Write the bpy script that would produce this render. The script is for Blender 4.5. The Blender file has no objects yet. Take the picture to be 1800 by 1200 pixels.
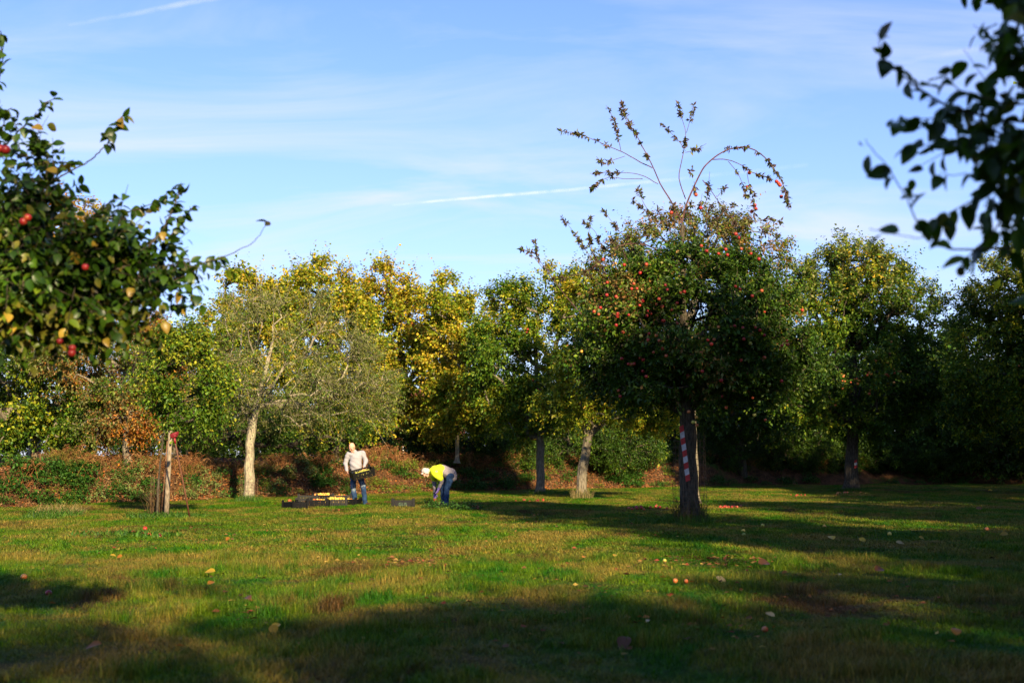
import bpy, math, random
import numpy as np
from mathutils import Vector, Matrix, Quaternion

random.seed(7)
rng = np.random.default_rng(7)
sc = bpy.context.scene
COL = sc.collection
R = math.radians

# ------------------------------------------------------------------ camera, sky, sun, exposure
CAM_H = 1.4
FPX = 2500.0                      # focal length in pixels of the 1800 px wide photograph (50 mm)
PITCH = math.atan(200 / FPX)
cam_d = bpy.data.cameras.new('camera')
cam = bpy.data.objects.new('camera', cam_d)
COL.objects.link(cam)
cam_d.sensor_width = 36.0
cam_d.lens = 50.0
cam_d.clip_start = 0.1
cam_d.clip_end = 20000
cam.location = (0, 0, CAM_H)
cam.rotation_euler = (R(90) + PITCH, 0, 0)
cam_d.dof.use_dof = True
cam_d.dof.focus_distance = 33.0
cam_d.dof.aperture_fstop = 2.5
cam_d.dof.aperture_blades = 9
sc.camera = cam

SUN_AZ = 160.0                    # clockwise from the viewing direction (+Y): behind the camera, a little to the right
SUN_EL = 24.0
world = bpy.data.worlds.new('World')
sc.world = world
world.use_nodes = True
wn, wl = world.node_tree.nodes, world.node_tree.links
wn.clear()
w_out = wn.new('ShaderNodeOutputWorld')
w_bg = wn.new('ShaderNodeBackground')
w_bg.inputs['Strength'].default_value = 0.068
w_sky = wn.new('ShaderNodeTexSky')
w_sky.sky_type = 'NISHITA'
w_sky.sun_disc = False
w_sky.sun_elevation = R(SUN_EL)
w_sky.sun_rotation = R(SUN_AZ)
w_sky.air_density = 1.0
w_sky.dust_density = 0.3
w_sky.ozone_density = 4.0


def wmath(op, a, b=None, c=None, clamp=False):
    n = wn.new('ShaderNodeMath')
    n.operation = op
    n.use_clamp = clamp
    for i, v in enumerate((a, b, c)):
        if v is None:
            continue
        if isinstance(v, (int, float)):
            n.inputs[i].default_value = v
        else:
            wl.new(v, n.inputs[i])
    return n.outputs[0]


w_tc = wn.new('ShaderNodeTexCoord')
w_sep = wn.new('ShaderNodeSeparateXYZ')
wl.new(w_tc.outputs['Generated'], w_sep.inputs[0])
zz = wmath('ADD', wmath('MAXIMUM', w_sep.outputs['Z'], 0.0), 0.16)
cx_ = wmath('DIVIDE', w_sep.outputs['X'], zz)
cy_ = wmath('DIVIDE', w_sep.outputs['Y'], zz)
w_cmb = wn.new('ShaderNodeCombineXYZ')
wl.new(cx_, w_cmb.inputs[0])
wl.new(cy_, w_cmb.inputs[1])
w_map = wn.new('ShaderNodeMapping')
w_map.inputs['Rotation'].default_value = (0, 0, R(18))
w_map.inputs['Scale'].default_value = (0.75, 1.7, 1.0)
w_map.inputs['Location'].default_value = (0.0, 0.0, 0)
wl.new(w_cmb.outputs[0], w_map.inputs[0])
w_n1 = wn.new('ShaderNodeTexNoise')
w_n1.inputs['Scale'].default_value = 1.6
w_n1.inputs['Detail'].default_value = 8
w_n1.inputs['Roughness'].default_value = 0.58
w_n1.inputs['Distortion'].default_value = 0.6
wl.new(w_map.outputs[0], w_n1.inputs['Vector'])
w_n2 = wn.new('ShaderNodeTexNoise')
w_n2.inputs['Scale'].default_value = 0.55
w_n2.inputs['Detail'].default_value = 3
wl.new(w_map.outputs[0], w_n2.inputs['Vector'])
wisp = wmath('MULTIPLY', wmath('SUBTRACT', w_n1.outputs[0], 0.45), 4.0, clamp=True)
big = wmath('MULTIPLY', wmath('SUBTRACT', w_n2.outputs[0], 0.30), 3.4, clamp=True)
horiz = wmath('POWER', wmath('SUBTRACT', 1.0, wmath('MULTIPLY', w_sep.outputs['Z'], 2.2), clamp=True), 2.2, clamp=True)
cl = wmath('MULTIPLY', wisp, big)
cl = wmath('MULTIPLY', cl, 0.7)
cl = wmath('ADD', cl, wmath('MULTIPLY', horiz, 0.46), clamp=True)
w_mix = wn.new('ShaderNodeMix')
w_mix.data_type = 'RGBA'
wl.new(cl, w_mix.inputs['Factor'])
w_tint = wn.new('ShaderNodeMix')
w_tint.data_type = 'RGBA'
w_tint.blend_type = 'MULTIPLY'
w_tint.inputs['Factor'].default_value = 1.0
wl.new(w_sky.outputs[0], w_tint.inputs['A'])
w_tint.inputs['B'].default_value = (0.88, 0.93, 1.28, 1)
wl.new(w_tint.outputs['Result'], w_mix.inputs['A'])
w_mix.inputs['B'].default_value = (5.0, 5.2, 6.2, 1)
wl.new(w_mix.outputs['Result'], w_bg.inputs['Color'])
wl.new(w_bg.outputs[0], w_out.inputs[0])

sun_d = bpy.data.lights.new('sun', 'SUN')
sun_d.energy = 5.0
sun_d.angle = R(1.0)
sun_d.color = (1.0, 0.78, 0.48)
sun = bpy.data.objects.new('sun', sun_d)
COL.objects.link(sun)
sdir = Vector((math.sin(R(SUN_AZ)) * math.cos(R(SUN_EL)), math.cos(R(SUN_AZ)) * math.cos(R(SUN_EL)), math.sin(R(SUN_EL))))
sun.rotation_euler = sdir.to_track_quat('Z', 'Y').to_euler()
sun.location = sdir * 60

sc.view_settings.view_transform = 'Standard'
sc.view_settings.look = 'None'
sc.view_settings.exposure = 1.4
sc.view_settings.gamma = 1.0
sc.view_settings.use_curve_mapping = False
sc.render.engine = 'CYCLES'
sc.cycles.max_bounces = 5
sc.cycles.diffuse_bounces = 3
sc.cycles.glossy_bounces = 2
sc.cycles.transmission_bounces = 3
sc.cycles.transparent_max_bounces = 6
sc.cycles.use_denoising = True


# ------------------------------------------------------------------ helpers
def P(px, py, Y):
    """world point at depth Y that stands at photo pixel (px, py)"""
    u, v = (px - 900) / FPX, (600 - py) / FPX
    dy = math.cos(PITCH) - v * math.sin(PITCH)
    dz = math.sin(PITCH) + v * math.cos(PITCH)
    t = Y / dy
    return np.array((u * t, Y, CAM_H + dz * t))


def G(px, py):
    """ground point seen at photo pixel"""
    u, v = (px - 900) / FPX, (600 - py) / FPX
    dy = math.cos(PITCH) - v * math.sin(PITCH)
    dz = math.sin(PITCH) + v * math.cos(PITCH)
    t = -CAM_H / dz
    return np.array((u * t, dy * t, 0.0))


def project(p):
    p = np.asarray(p, float).reshape(-1, 3)
    d = p - np.array((0, 0, CAM_H))
    zc = d[:, 1] * math.cos(PITCH) + d[:, 2] * math.sin(PITCH)
    yc = -d[:, 1] * math.sin(PITCH) + d[:, 2] * math.cos(PITCH)
    return 900 + FPX * d[:, 0] / zc, 600 - FPX * yc / zc, zc


def unit(a):
    return a / np.maximum(np.linalg.norm(a, axis=-1, keepdims=True), 1e-9)


class MB:
    """collects geometry with a colour per vertex; build() links it as one mesh object"""

    def __init__(s):
        s.v, s.c, s.f, s.n, s.m = [], [], [], 0, []

    def add(s, v, f, c=(1, 1, 1), mat=0):
        v = np.asarray(v, np.float32).reshape(-1, 3)
        c = np.asarray(c, np.float32)
        if c.ndim == 1:
            c = np.tile(c[:3], (len(v), 1))
        s.v.append(v)
        s.c.append(c)
        if isinstance(f, np.ndarray):
            s.f.append(f + s.n)
            s.m.append(np.full(len(f), mat))
        else:
            by = {}
            for q in f:
                by.setdefault(len(q), []).append(q)
            for q in by.values():
                s.f.append(np.array(q) + s.n)
                s.m.append(np.full(len(q), mat))
        s.n += len(v)
        return s

    def mesh(s, name, mats, smooth=False):
        me = bpy.data.meshes.new(name)
        v = np.concatenate(s.v)
        c = np.concatenate(s.c)
        me.vertices.add(len(v))
        me.vertices.foreach_set('co', v.ravel())
        li = np.concatenate([f.ravel() for f in s.f])
        lt = np.concatenate([np.full(len(f), f.shape[1]) for f in s.f])
        me.loops.add(len(li))
        me.loops.foreach_set('vertex_index', li.astype(np.int32))
        me.polygons.add(len(lt))
        st = np.zeros(len(lt), np.int32)
        st[1:] = np.cumsum(lt)[:-1]
        me.polygons.foreach_set('loop_start', st)
        me.polygons.foreach_set('material_index', np.concatenate(s.m).astype(np.int32))
        me.polygons.foreach_set('use_smooth', np.full(len(lt), smooth))
        a = me.attributes.new('col', 'FLOAT_COLOR', 'POINT')
        a.data.foreach_set('color', np.c_[c, np.ones(len(c))].astype(np.float32).ravel())
        for m in (mats if isinstance(mats, (list, tuple)) else [mats]):
            me.materials.append(m)
        me.update(calc_edges=True)
        me.validate()
        return me

    def build(s, name, mats, parent=None, smooth=False):
        o = bpy.data.objects.new(name, s.mesh(name, mats, smooth))
        COL.objects.link(o)
        o.parent = parent
        return o

    # --- shapes
    def box(s, lo, hi, c=(1, 1, 1), M=None, mat=0, bev=0.0):
        lo, hi = np.array(lo, float), np.array(hi, float)
        v = np.array([[(lo, hi)[i][0], (lo, hi)[j][1], (lo, hi)[k][2]] for i in (0, 1) for j in (0, 1) for k in (0, 1)])
        if M is not None:
            v = v @ np.array(M.to_3x3()).T + np.array(M.translation)
        f = [(0, 1, 3, 2), (4, 6, 7, 5), (0, 4, 5, 1), (2, 3, 7, 6), (0, 2, 6, 4), (1, 5, 7, 3)]
        return s.add(v, f, c, mat)

    def segs(s, p0, p1, r0, r1, n=4, c=(1, 1, 1)):
        """many separate tapered tubes at once"""
        p0, p1 = np.asarray(p0, float), np.asarray(p1, float)
        m = len(p0)
        if m == 0:
            return s
        r0 = np.broadcast_to(r0, (m,))
        r1 = np.broadcast_to(r1, (m,))
        d = unit(p1 - p0)
        ref = np.where(np.abs(d[:, 2:3]) > .9, np.array([[1., 0, 0]]), np.array([[0, 0, 1.]]))
        a = unit(np.cross(d, ref))
        b = np.cross(d, a)
        th = np.arange(n) / n * 2 * math.pi
        ring = a[:, None, :] * np.cos(th)[None, :, None] + b[:, None, :] * np.sin(th)[None, :, None]
        v = np.stack([p0[:, None] + ring * r0[:, None, None], p1[:, None] + ring * r1[:, None, None]], 1)
        k = np.arange(n)
        f = np.stack([k, (k + 1) % n, n + (k + 1) % n, n + k], 1)
        F = (f[None] + (np.arange(m) * 2 * n)[:, None, None]).reshape(-1, 4)
        cc = np.asarray(c, float)
        if cc.ndim == 2:
            cc = np.repeat(cc, 2 * n, 0)
        return s.add(v.reshape(-1, 3), F, cc)

    def tube(s, pts, rad, n=8, c=(1, 1, 1), cap=True, lump=0.0):
        pts = np.asarray(pts, float)
        m = len(pts)
        rad = np.broadcast_to(rad, (m,))
        t = unit(np.gradient(pts, axis=0))
        up = np.array([0, 1., 0]) if abs(t[0][2]) > .7 else np.array([0, 0, 1.])
        V = []
        for i in range(m):
            a = unit(np.cross(up, t[i]))
            b = np.cross(t[i], a)
            th = np.arange(n) / n * 2 * math.pi
            rr = rad[i] * (1 + lump * (rng.random(n) - .5))
            V.append(pts[i] + (a[None] * np.cos(th)[:, None] + b[None] * np.sin(th)[:, None]) * rr[:, None])
        V = np.concatenate(V)
        k = np.arange(n)
        f = [np.stack([i * n + k, i * n + (k + 1) % n, (i + 1) * n + (k + 1) % n, (i + 1) * n + k], 1) for i in range(m - 1)]
        s.add(V, np.concatenate(f), c)
        if cap:
            s.f.append(np.array([list(range(n))[::-1]]) + s.n - len(V))
            s.f.append(np.array([list(range((m - 1) * n, m * n))]) + s.n - len(V))
            s.m += [np.zeros(1), np.zeros(1)]
        return s

    def capsule(s, a, b, ra, rb, n=12, flat=None, c=(1, 1, 1)):
        """closed tapered capsule; flat=(axis, factor) squashes it about its line"""
        a, b = np.asarray(a, float), np.asarray(b, float)
        d = b - a
        L = np.linalg.norm(d)
        d = d / L if L > 1e-6 else np.array([0, 0, 1.])
        ref = np.array([1., 0, 0]) if abs(d[2]) > .9 else np.array([0, 0, 1.])
        x = unit(np.cross(d, ref))
        y = np.cross(d, x)
        rings = []
        for ph in (-80, -50, -25, 0):
            rings.append((a + d * ra * math.sin(R(ph)), ra * math.cos(R(ph))))
        for ph in (0, 25, 50, 80):
            rings.append((b + d * rb * math.sin(R(ph)), rb * math.cos(R(ph))))
        V = []
        for p, r in rings:
            for k in range(n):
                th = 2 * math.pi * k / n
                off = (x * math.cos(th) + y * math.sin(th)) * r
                if flat is not None:
                    ax = unit(np.asarray(flat[0], float))
                    off = off + ax * np.dot(off, ax) * (flat[1] - 1)
                V.append(p + off)
        V = np.array(V)
        m = len(rings)
        k = np.arange(n)
        f = np.concatenate([np.stack([i * n + k, i * n + (k + 1) % n, (i + 1) * n + (k + 1) % n, (i + 1) * n + k], 1) for i in range(m - 1)])
        s.add(V, f, c)
        s.f.append(np.array([list(range(n))[::-1]]) + s.n - len(V))
        s.f.append(np.array([list(range((m - 1) * n, m * n))]) + s.n - len(V))
        s.m += [np.zeros(1), np.zeros(1)]
        return s

    def ball(s, p, r, c=(1, 1, 1), n=12, M=None):
        """ellipsoid, r is a number or three"""
        r = np.broadcast_to(np.asarray(r, float), (3,))
        V = []
        phs = (-78, -45, -15, 15, 45, 78)
        for ph in phs:
            for k in range(n):
                th = 2 * math.pi * k / n
                V.append((math.cos(R(ph)) * math.cos(th), math.cos(R(ph)) * math.sin(th), math.sin(R(ph))))
        V = np.array(V) * r
        if M is not None:
            V = V @ np.array(M).T
        V = V + np.asarray(p)
        m = len(phs)
        k = np.arange(n)
        f = np.concatenate([np.stack([i * n + k, i * n + (k + 1) % n, (i + 1) * n + (k + 1) % n, (i + 1) * n + k], 1) for i in range(m - 1)])
        s.add(V, f, c)
        s.f.append(np.array([list(range(n))[::-1]]) + s.n - len(V))
        s.f.append(np.array([list(range((m - 1) * n, m * n))]) + s.n - len(V))
        s.m += [np.zeros(1), np.zeros(1)]
        return s

    def kites(s, p, d, nrm, size, col, asp=0.55, fold=0.18):
        """two-triangle folded leaves"""
        p, d, nrm = np.asarray(p), unit(d), np.asarray(nrm)
        side = unit(np.cross(d, nrm))
        nrm = np.cross(side, d)
        sz = np.broadcast_to(size, (len(p),))[:, None]
        v = np.stack([p, p + d * sz * .45 + side * sz * asp / 2 + nrm * sz * fold * .5,
                      p + d * sz, p + d * sz * .45 - side * sz * asp / 2 + nrm * sz * fold * .5], 1)
        base = (np.arange(len(p)) * 4)[:, None, None]
        f = (np.array([[0, 1, 2], [0, 2, 3]])[None] + base).reshape(-1, 3)
        return s.add(v.reshape(-1, 3), f, np.repeat(col, 4, 0))


def tag(o, label=None, cat=None, group=None, kind=None):
    if label:
        o['label'] = label
    if cat:
        o['category'] = cat
    if group:
        o['group'] = group
    if kind:
        o['kind'] = kind
    return o


def empty(name, loc, label, cat, group=None, rz=0.0):
    o = bpy.data.objects.new(name, None)
    COL.objects.link(o)
    o.empty_display_size = 0.2
    o.location = tuple(float(x) for x in loc)
    o.rotation_euler = (0, 0, rz)
    return tag(o, label, cat, group)


def inst(name, me, parent=None, loc=(0, 0, 0), quat=None, scale=1.0):
    o = bpy.data.objects.new(name, me)
    COL.objects.link(o)
    o.parent = parent
    o.location = tuple(float(x) for x in loc)
    if quat is not None:
        o.rotation_mode = 'QUATERNION'
        o.rotation_quaternion = quat
    o.scale = (scale,) * 3 if isinstance(scale, (int, float)) else scale
    return o


# ------------------------------------------------------------------ materials
def new_mat(name):
    m = bpy.data.materials.new(name)
    m.use_nodes = True
    m.node_tree.nodes.clear()
    return m, m.node_tree.nodes, m.node_tree.links


def nmix(nodes, links, a, b, fac, mode='MIX'):
    n = nodes.new('ShaderNodeMix')
    n.data_type = 'RGBA'
    n.blend_type = mode
    for sock, v in (('A', a), ('B', b), ('Factor', fac)):
        if isinstance(v, (int, float)):
            n.inputs[sock].default_value = v
        elif isinstance(v, tuple):
            n.inputs[sock].default_value = (*v[:3], 1)
        else:
            links.new(v, n.inputs[sock])
    return n.outputs['Result']


def noise(nodes, links, vec, scale, detail=4, rough=.55, dist=0.0):
    n = nodes.new('ShaderNodeTexNoise')
    n.inputs['Scale'].default_value = scale
    n.inputs['Detail'].default_value = detail
    n.inputs['Roughness'].default_value = rough
    n.inputs['Distortion'].default_value = dist
    if vec is not None:
        links.new(vec, n.inputs['Vector'])
    return n.outputs[0]


def ramp(nodes, links, val, lo, hi):
    n = nodes.new('ShaderNodeMapRange')
    n.interpolation_type = 'SMOOTHSTEP'
    n.inputs['From Min'].default_value = lo
    n.inputs['From Max'].default_value = hi
    links.new(val, n.inputs['Value'])
    return n.outputs[0]


def leaf_material(name, trans=0.32, rough=0.5, spec=0.3, vein=False):
    m, N, L = new_mat(name)
    out = N.new('ShaderNodeOutputMaterial')
    at = N.new('ShaderNodeAttribute')
    at.attribute_name = 'col'
    pb = N.new('ShaderNodeBsdfPrincipled')
    pb.inputs['Roughness'].default_value = rough
    pb.inputs['Specular IOR Level'].default_value = spec
    tr = N.new('ShaderNodeBsdfTranslucent')
    colr = at.outputs['Color']
    if vein:
        tc = N.new('ShaderNodeTexCoord')
        nz = noise(N, L, tc.outputs['Object'], 40, 3)
        colr = nmix(N, L, colr, (.10, .10, .015), ramp(N, L, nz, .62, .80))
        oi = N.new('ShaderNodeObjectInfo')
        hs = N.new('ShaderNodeHueSaturation')
        mr = N.new('ShaderNodeMapRange')
        mr.inputs['To Min'].default_value = .65
        mr.inputs['To Max'].default_value = 1.35
        L.new(oi.outputs['Random'], mr.inputs['Value'])
        L.new(mr.outputs[0], hs.inputs['Value'])
        L.new(colr, hs.inputs['Color'])
        colr = hs.outputs[0]
    L.new(colr, pb.inputs['Base Color'])
    L.new(nmix(N, L, colr, (1.0, .95, .35), 1.0, 'MULTIPLY'), tr.inputs['Color'])
    mx = N.new('ShaderNodeMixShader')
    mx.inputs[0].default_value = trans
    L.new(pb.outputs[0], mx.inputs[1])
    L.new(tr.outputs[0], mx.inputs[2])
    L.new(mx.outputs[0], out.inputs[0])
    return m


def solid(name, base, rough=.7, spec=.3, attr=False, var=.35, scale=8.0, bump=0.0, second=None, metal=0.0, coord='Object'):
    """principled with noise variation of its own colour, optional bump"""
    m, N, L = new_mat(name)
    out = N.new('ShaderNodeOutputMaterial')
    pb = N.new('ShaderNodeBsdfPrincipled')
    pb.inputs['Roughness'].default_value = rough
    pb.inputs['Specular IOR Level'].default_value = spec
    pb.inputs['Metallic'].default_value = metal
    tc = N.new('ShaderNodeTexCoord')
    nz = noise(N, L, tc.outputs[coord], scale, 5, .6)
    if attr:
        at = N.new('ShaderNodeAttribute')
        at.attribute_name = 'col'
        b = at.outputs['Color']
        dark = nmix(N, L, b, (1 - var,) * 3, 1.0, 'MULTIPLY')
        c = nmix(N, L, dark, b, ramp(N, L, nz, .35, .65))
    else:
        s2 = second or tuple(x * (1 - var) for x in base)
        c = nmix(N, L, s2, base, ramp(N, L, nz, .35, .65))
    L.new(c, pb.inputs['Base Color'])
    if bump:
        bp = N.new('ShaderNodeBump')
        bp.inputs['Strength'].default_value = bump
        bp.inputs['Distance'].default_value = .02
        L.new(noise(N, L, tc.outputs[coord], scale * 3, 6, .65), bp.inputs['Height'])
        L.new(bp.outputs[0], pb.inputs['Normal'])
    L.new(pb.outputs[0], out.inputs[0])
    return m


def bark_material(name, a, b, lichen=None):
    m, N, L = new_mat(name)
    out = N.new('ShaderNodeOutputMaterial')
    pb = N.new('ShaderNodeBsdfPrincipled')
    pb.inputs['Roughness'].default_value = .9
    pb.inputs['Specular IOR Level'].default_value = .15
    tc = N.new('ShaderNodeTexCoord')
    mp = N.new('ShaderNodeMapping')
    mp.inputs['Scale'].default_value = (1, 1, .28)
    L.new(tc.outputs['Object'], mp.inputs[0])
    n1 = noise(N, L, mp.outputs[0], 26, 6, .65)
    c = nmix(N, L, a, b, ramp(N, L, n1, .35, .68))
    if lichen:
        c = nmix(N, L, c, lichen, ramp(N, L, noise(N, L, tc.outputs['Object'], 9, 4), .5, .62))
    L.new(c, pb.inputs['Base Color'])
    bp = N.new('ShaderNodeBump')
    bp.inputs['Strength'].default_value = .8
    bp.inputs['Distance'].default_value = .03
    L.new(n1, bp.inputs['Height'])
    L.new(bp.outputs[0], pb.inputs['Normal'])
    L.new(pb.outputs[0], out.inputs[0])
    return m


def ground_colour(N, L, green, green2, straw, soil):
    """lawn colours by world position: lush, olive, dry and bare patches"""
    ge = N.new('ShaderNodeNewGeometry')
    mp = N.new('ShaderNodeMapping')
    mp.inputs['Scale'].default_value = (1, .55, 0)
    L.new(ge.outputs['Position'], mp.inputs[0])
    v = mp.outputs[0]
    n1 = noise(N, L, v, .6, 8, .72, .6)
    n2 = noise(N, L, v, 1.9, 6, .65, .3)
    n3 = noise(N, L, v, .42, 7, .74, .8)
    n4 = noise(N, L, v, 6.0, 4, .6)
    c = nmix(N, L, green, green2, ramp(N, L, n2, .40, .58))
    ml = N.new('ShaderNodeMath')
    ml.operation = 'MULTIPLY_ADD'
    L.new(n4, ml.inputs[0])
    ml.inputs[1].default_value = .22
    L.new(n1, ml.inputs[2])
    c = nmix(N, L, c, straw, ramp(N, L, ml.outputs[0], .53, .74))
    c = nmix(N, L, c, soil, ramp(N, L, n3, .53, .66))
    return c, v


def lawn_material():
    m, N, L = new_mat('lawn')
    out = N.new('ShaderNodeOutputMaterial')
    pb = N.new('ShaderNodeBsdfPrincipled')
    pb.inputs['Roughness'].default_value = .95
    pb.inputs['Specular IOR Level'].default_value = .05
    c, v = ground_colour(N, L, (.016, .056, .003), (.045, .080, .004), (.10, .075, .022), (.05, .032, .014))
    fine = noise(N, L, v, 38, 5, .7)
    c = nmix(N, L, nmix(N, L, c, (.45, .45, .45), 1.0, 'MULTIPLY'), c, ramp(N, L, fine, .35, .6))
    L.new(c, pb.inputs['Base Color'])
    bp = N.new('ShaderNodeBump')
    bp.inputs['Strength'].default_value = .7
    bp.inputs['Distance'].default_value = .03
    L.new(fine, bp.inputs['Height'])
    L.new(bp.outputs[0], pb.inputs['Normal'])
    L.new(pb.outputs[0], out.inputs[0])
    return m


def grass_material():
    m, N, L = new_mat('grass_blades')
    out = N.new('ShaderNodeOutputMaterial')
    pb = N.new('ShaderNodeBsdfPrincipled')
    pb.inputs['Roughness'].default_value = .6
    pb.inputs['Specular IOR Level'].default_value = .2
    c, v = ground_colour(N, L, (.022, .110, .001), (.078, .150, .002), (.195, .150, .030), (.085, .050, .016))
    at = N.new('ShaderNodeAttribute')
    at.attribute_name = 'col'
    c = nmix(N, L, c, at.outputs['Color'], 1.0, 'MULTIPLY')
    L.new(c, pb.inputs['Base Color'])
    tr = N.new('ShaderNodeBsdfTranslucent')
    L.new(c, tr.inputs['Color'])
    mx = N.new('ShaderNodeMixShader')
    mx.inputs[0].default_value = .3
    L.new(pb.outputs[0], mx.inputs[1])
    L.new(tr.outputs[0], mx.inputs[2])
    L.new(mx.outputs[0], out.inputs[0])
    return m


def bank_material():
    m, N, L = new_mat('bank_earth')
    out = N.new('ShaderNodeOutputMaterial')
    pb = N.new('ShaderNodeBsdfPrincipled')
    pb.inputs['Roughness'].default_value = .95
    pb.inputs['Specular IOR Level'].default_value = .05
    ge = N.new('ShaderNodeNewGeometry')
    v = ge.outputs['Position']
    c = nmix(N, L, (.045, .026, .014), (.12, .058, .027), ramp(N, L, noise(N, L, v, 3.5, 6, .7), .35, .65))
    c = nmix(N, L, c, (.17, .09, .04), ramp(N, L, noise(N, L, v, 11, 5, .7), .55, .7))
    c = nmix(N, L, c, (.035, .07, .012), ramp(N, L, noise(N, L, v, .7, 4, .6), .52, .66))
    L.new(c, pb.inputs['Base Color'])
    bp = N.new('ShaderNodeBump')
    bp.inputs['Strength'].default_value = 1.0
    bp.inputs['Distance'].default_value = .08
    L.new(noise(N, L, v, 14, 6, .7), bp.inputs['Height'])
    L.new(bp.outputs[0], pb.inputs['Normal'])
    L.new(pb.outputs[0], out.inputs[0])
    return m


def apple_material():
    m, N, L = new_mat('apple_skin')
    out = N.new('ShaderNodeOutputMaterial')
    pb = N.new('ShaderNodeBsdfPrincipled')
    pb.inputs['Roughness'].default_value = .38
    pb.inputs['Specular IOR Level'].default_value = .4
    at = N.new('ShaderNodeAttribute')
    at.attribute_name = 'col'
    tc = N.new('ShaderNodeTexCoord')
    oi = N.new('ShaderNodeObjectInfo')
    ad = N.new('ShaderNodeVectorMath')
    ad.operation = 'ADD'
    L.new(tc.outputs['Object'], ad.inputs[0])
    L.new(oi.outputs['Location'], ad.inputs[1])
    nz = noise(N, L, ad.outputs[0], 18, 3)
    c = nmix(N, L, at.outputs['Color'], (.36, .20, .04), ramp(N, L, nz, .6, .85))
    L.new(c, pb.inputs['Base Color'])
    L.new(pb.outputs[0], out.inputs[0])
    return m


LEAF = leaf_material('leaf')
LEAF_NEAR = leaf_material('leaf_near', trans=.38, rough=.38, spec=.4, vein=True)
BARK_DARK = bark_material('bark_dark', (.035, .028, .02), (.10, .085, .06))
BARK_GREY = bark_material('bark_grey', (.10, .085, .06), (.24, .21, .15))
BARK_PALE = bark_material('bark_pale', (.15, .13, .09), (.36, .31, .22), (.30, .29, .18))
BARK_RED = bark_material('bark_shoot', (.06, .03, .03), (.13, .07, .06))
WOOD_POST = bark_material('post_wood', (.14, .11, .075), (.30, .25, .18))
GRASS = grass_material()
PLANT = leaf_material('plant_leaf', trans=.3, rough=.55, spec=.25)
DEAD = leaf_material('dead_frond', trans=.2, rough=.85, spec=.1)
APPLE = apple_material()
BLACK_PLASTIC = solid('black_plastic', (.006, .0065, .007), .5, .25, var=.5, scale=5)
RED_PAINT = solid('red_paint', (.24, .012, .022), .5, .4, var=.4, scale=20)
TAPE_RED = solid('tape_red', (.45, .035, .03), .55, .3, var=.3, scale=14)
TAPE_WHITE = solid('tape_white', (.50, .48, .46), .55, .3, var=.25, scale=14)
WIRE = solid('rusty_wire', (.16, .09, .05), .6, .4, var=.5, scale=30, metal=.4)
POLE = solid('pole_wood', (.13, .055, .028), .6, .3, var=.4, scale=12)
ATTR = solid('painted', (1, 1, 1), .75, .2, attr=True, var=.35, scale=10)

PAL = {
    'dark': [(.018, .052, .004), (.032, .080, .006), (.055, .100, .010)],
    'green': [(.04, .105, .006), (.07, .145, .008), (.12, .18, .012)],
    'lime': [(.12, .20, .009), (.21, .26, .012), (.31, .31, .02)],
    'gold': [(.27, .27, .014), (.40, .32, .022), (.46, .31, .025)],
    'orange': [(.38, .20, .018), (.44, .16, .018), (.32, .10, .018)],
    'brown': [(.24, .13, .035), (.18, .09, .025), (.30, .17, .045)],
    'olive': [(.085, .11, .022), (.13, .15, .034), (.20, .20, .06)],
    'shoot': [(.085, .050, .030), (.10, .06, .045), (.06, .055, .02)],
}


def pick_cols(mix, sel, n, jitter=.25):
    """mix = [(palette, weight)], sel = clump value per leaf 0..1"""
    w = np.array([m[1] for m in mix], float)
    edges = np.cumsum(w / w.sum())
    s = np.clip(sel + rng.normal(0, .13, n), 0, .9999)
    idx = np.searchsorted(edges, s)
    idx = np.minimum(idx, len(mix) - 1)
    pal = np.array([PAL[m[0]] for m in mix])
    c = pal[idx, rng.integers(0, 3, n)]
    return c * (1 + rng.normal(0, jitter, (n, 1))).clip(.45, 1.7)


# ------------------------------------------------------------------ tree generator
def grow(trunk_pts, trunk_rad, blobs, n_nodes, fork=2, shell=.55, seed=0, clump=.36):
    """branch graph: sample points in the crown blobs, hang each on the nearest suitable earlier point"""
    g = np.random.default_rng(seed)
    blobs = np.array(blobs, float)
    vol = blobs[:, 3] * blobs[:, 4] * blobs[:, 5]
    k = g.choice(len(blobs), n_nodes, p=vol ** .8 / (vol ** .8).sum())
    d = unit(g.normal(size=(n_nodes, 3)))
    rr = g.random(n_nodes) ** (1 / 3.)
    rr = np.where(g.random(n_nodes) < shell, .72 + .3 * g.random(n_nodes), rr)
    pts = blobs[k, :3] + d * rr[:, None] * blobs[k, 3:6]
    pts += g.normal(0, .08, pts.shape)
    cc = pts[g.choice(n_nodes, max(8, n_nodes // 9), replace=False)]
    near = cc[np.argmin(((pts[:, None] - cc[None]) ** 2).sum(-1), 1)]
    pts = pts * (1 - clump) + near * clump
    tp = np.asarray(trunk_pts, float)
    top = tp[fork]
    order = np.argsort(np.linalg.norm(pts - top, axis=1))
    pts = pts[order]
    nt = len(tp)
    allp = np.concatenate([tp, pts])
    par = np.full(len(allp), -1)
    plen = np.zeros(len(allp))
    par[1:nt] = np.arange(nt - 1)
    for i in range(1, nt):
        plen[i] = plen[i - 1] + np.linalg.norm(tp[i] - tp[i - 1])
    for i in range(nt, len(allp)):
        dd = np.linalg.norm(allp[fork:i] - allp[i], axis=1)
        back = ((allp[fork:i] - allp[i]) @ unit(allp[i] - top))
        cost = dd + .22 * plen[fork:i] + np.where(back > 0.0, 1.2 * back, 0)
        j = fork + int(np.argmin(cost))
        par[i] = j
        plen[i] = plen[j] + dd[j - fork]
    w = np.ones(len(allp))
    for i in np.argsort(-plen):
        if par[i] >= 0:
            w[par[i]] += w[i]
    return allp, par, w, nt


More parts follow.
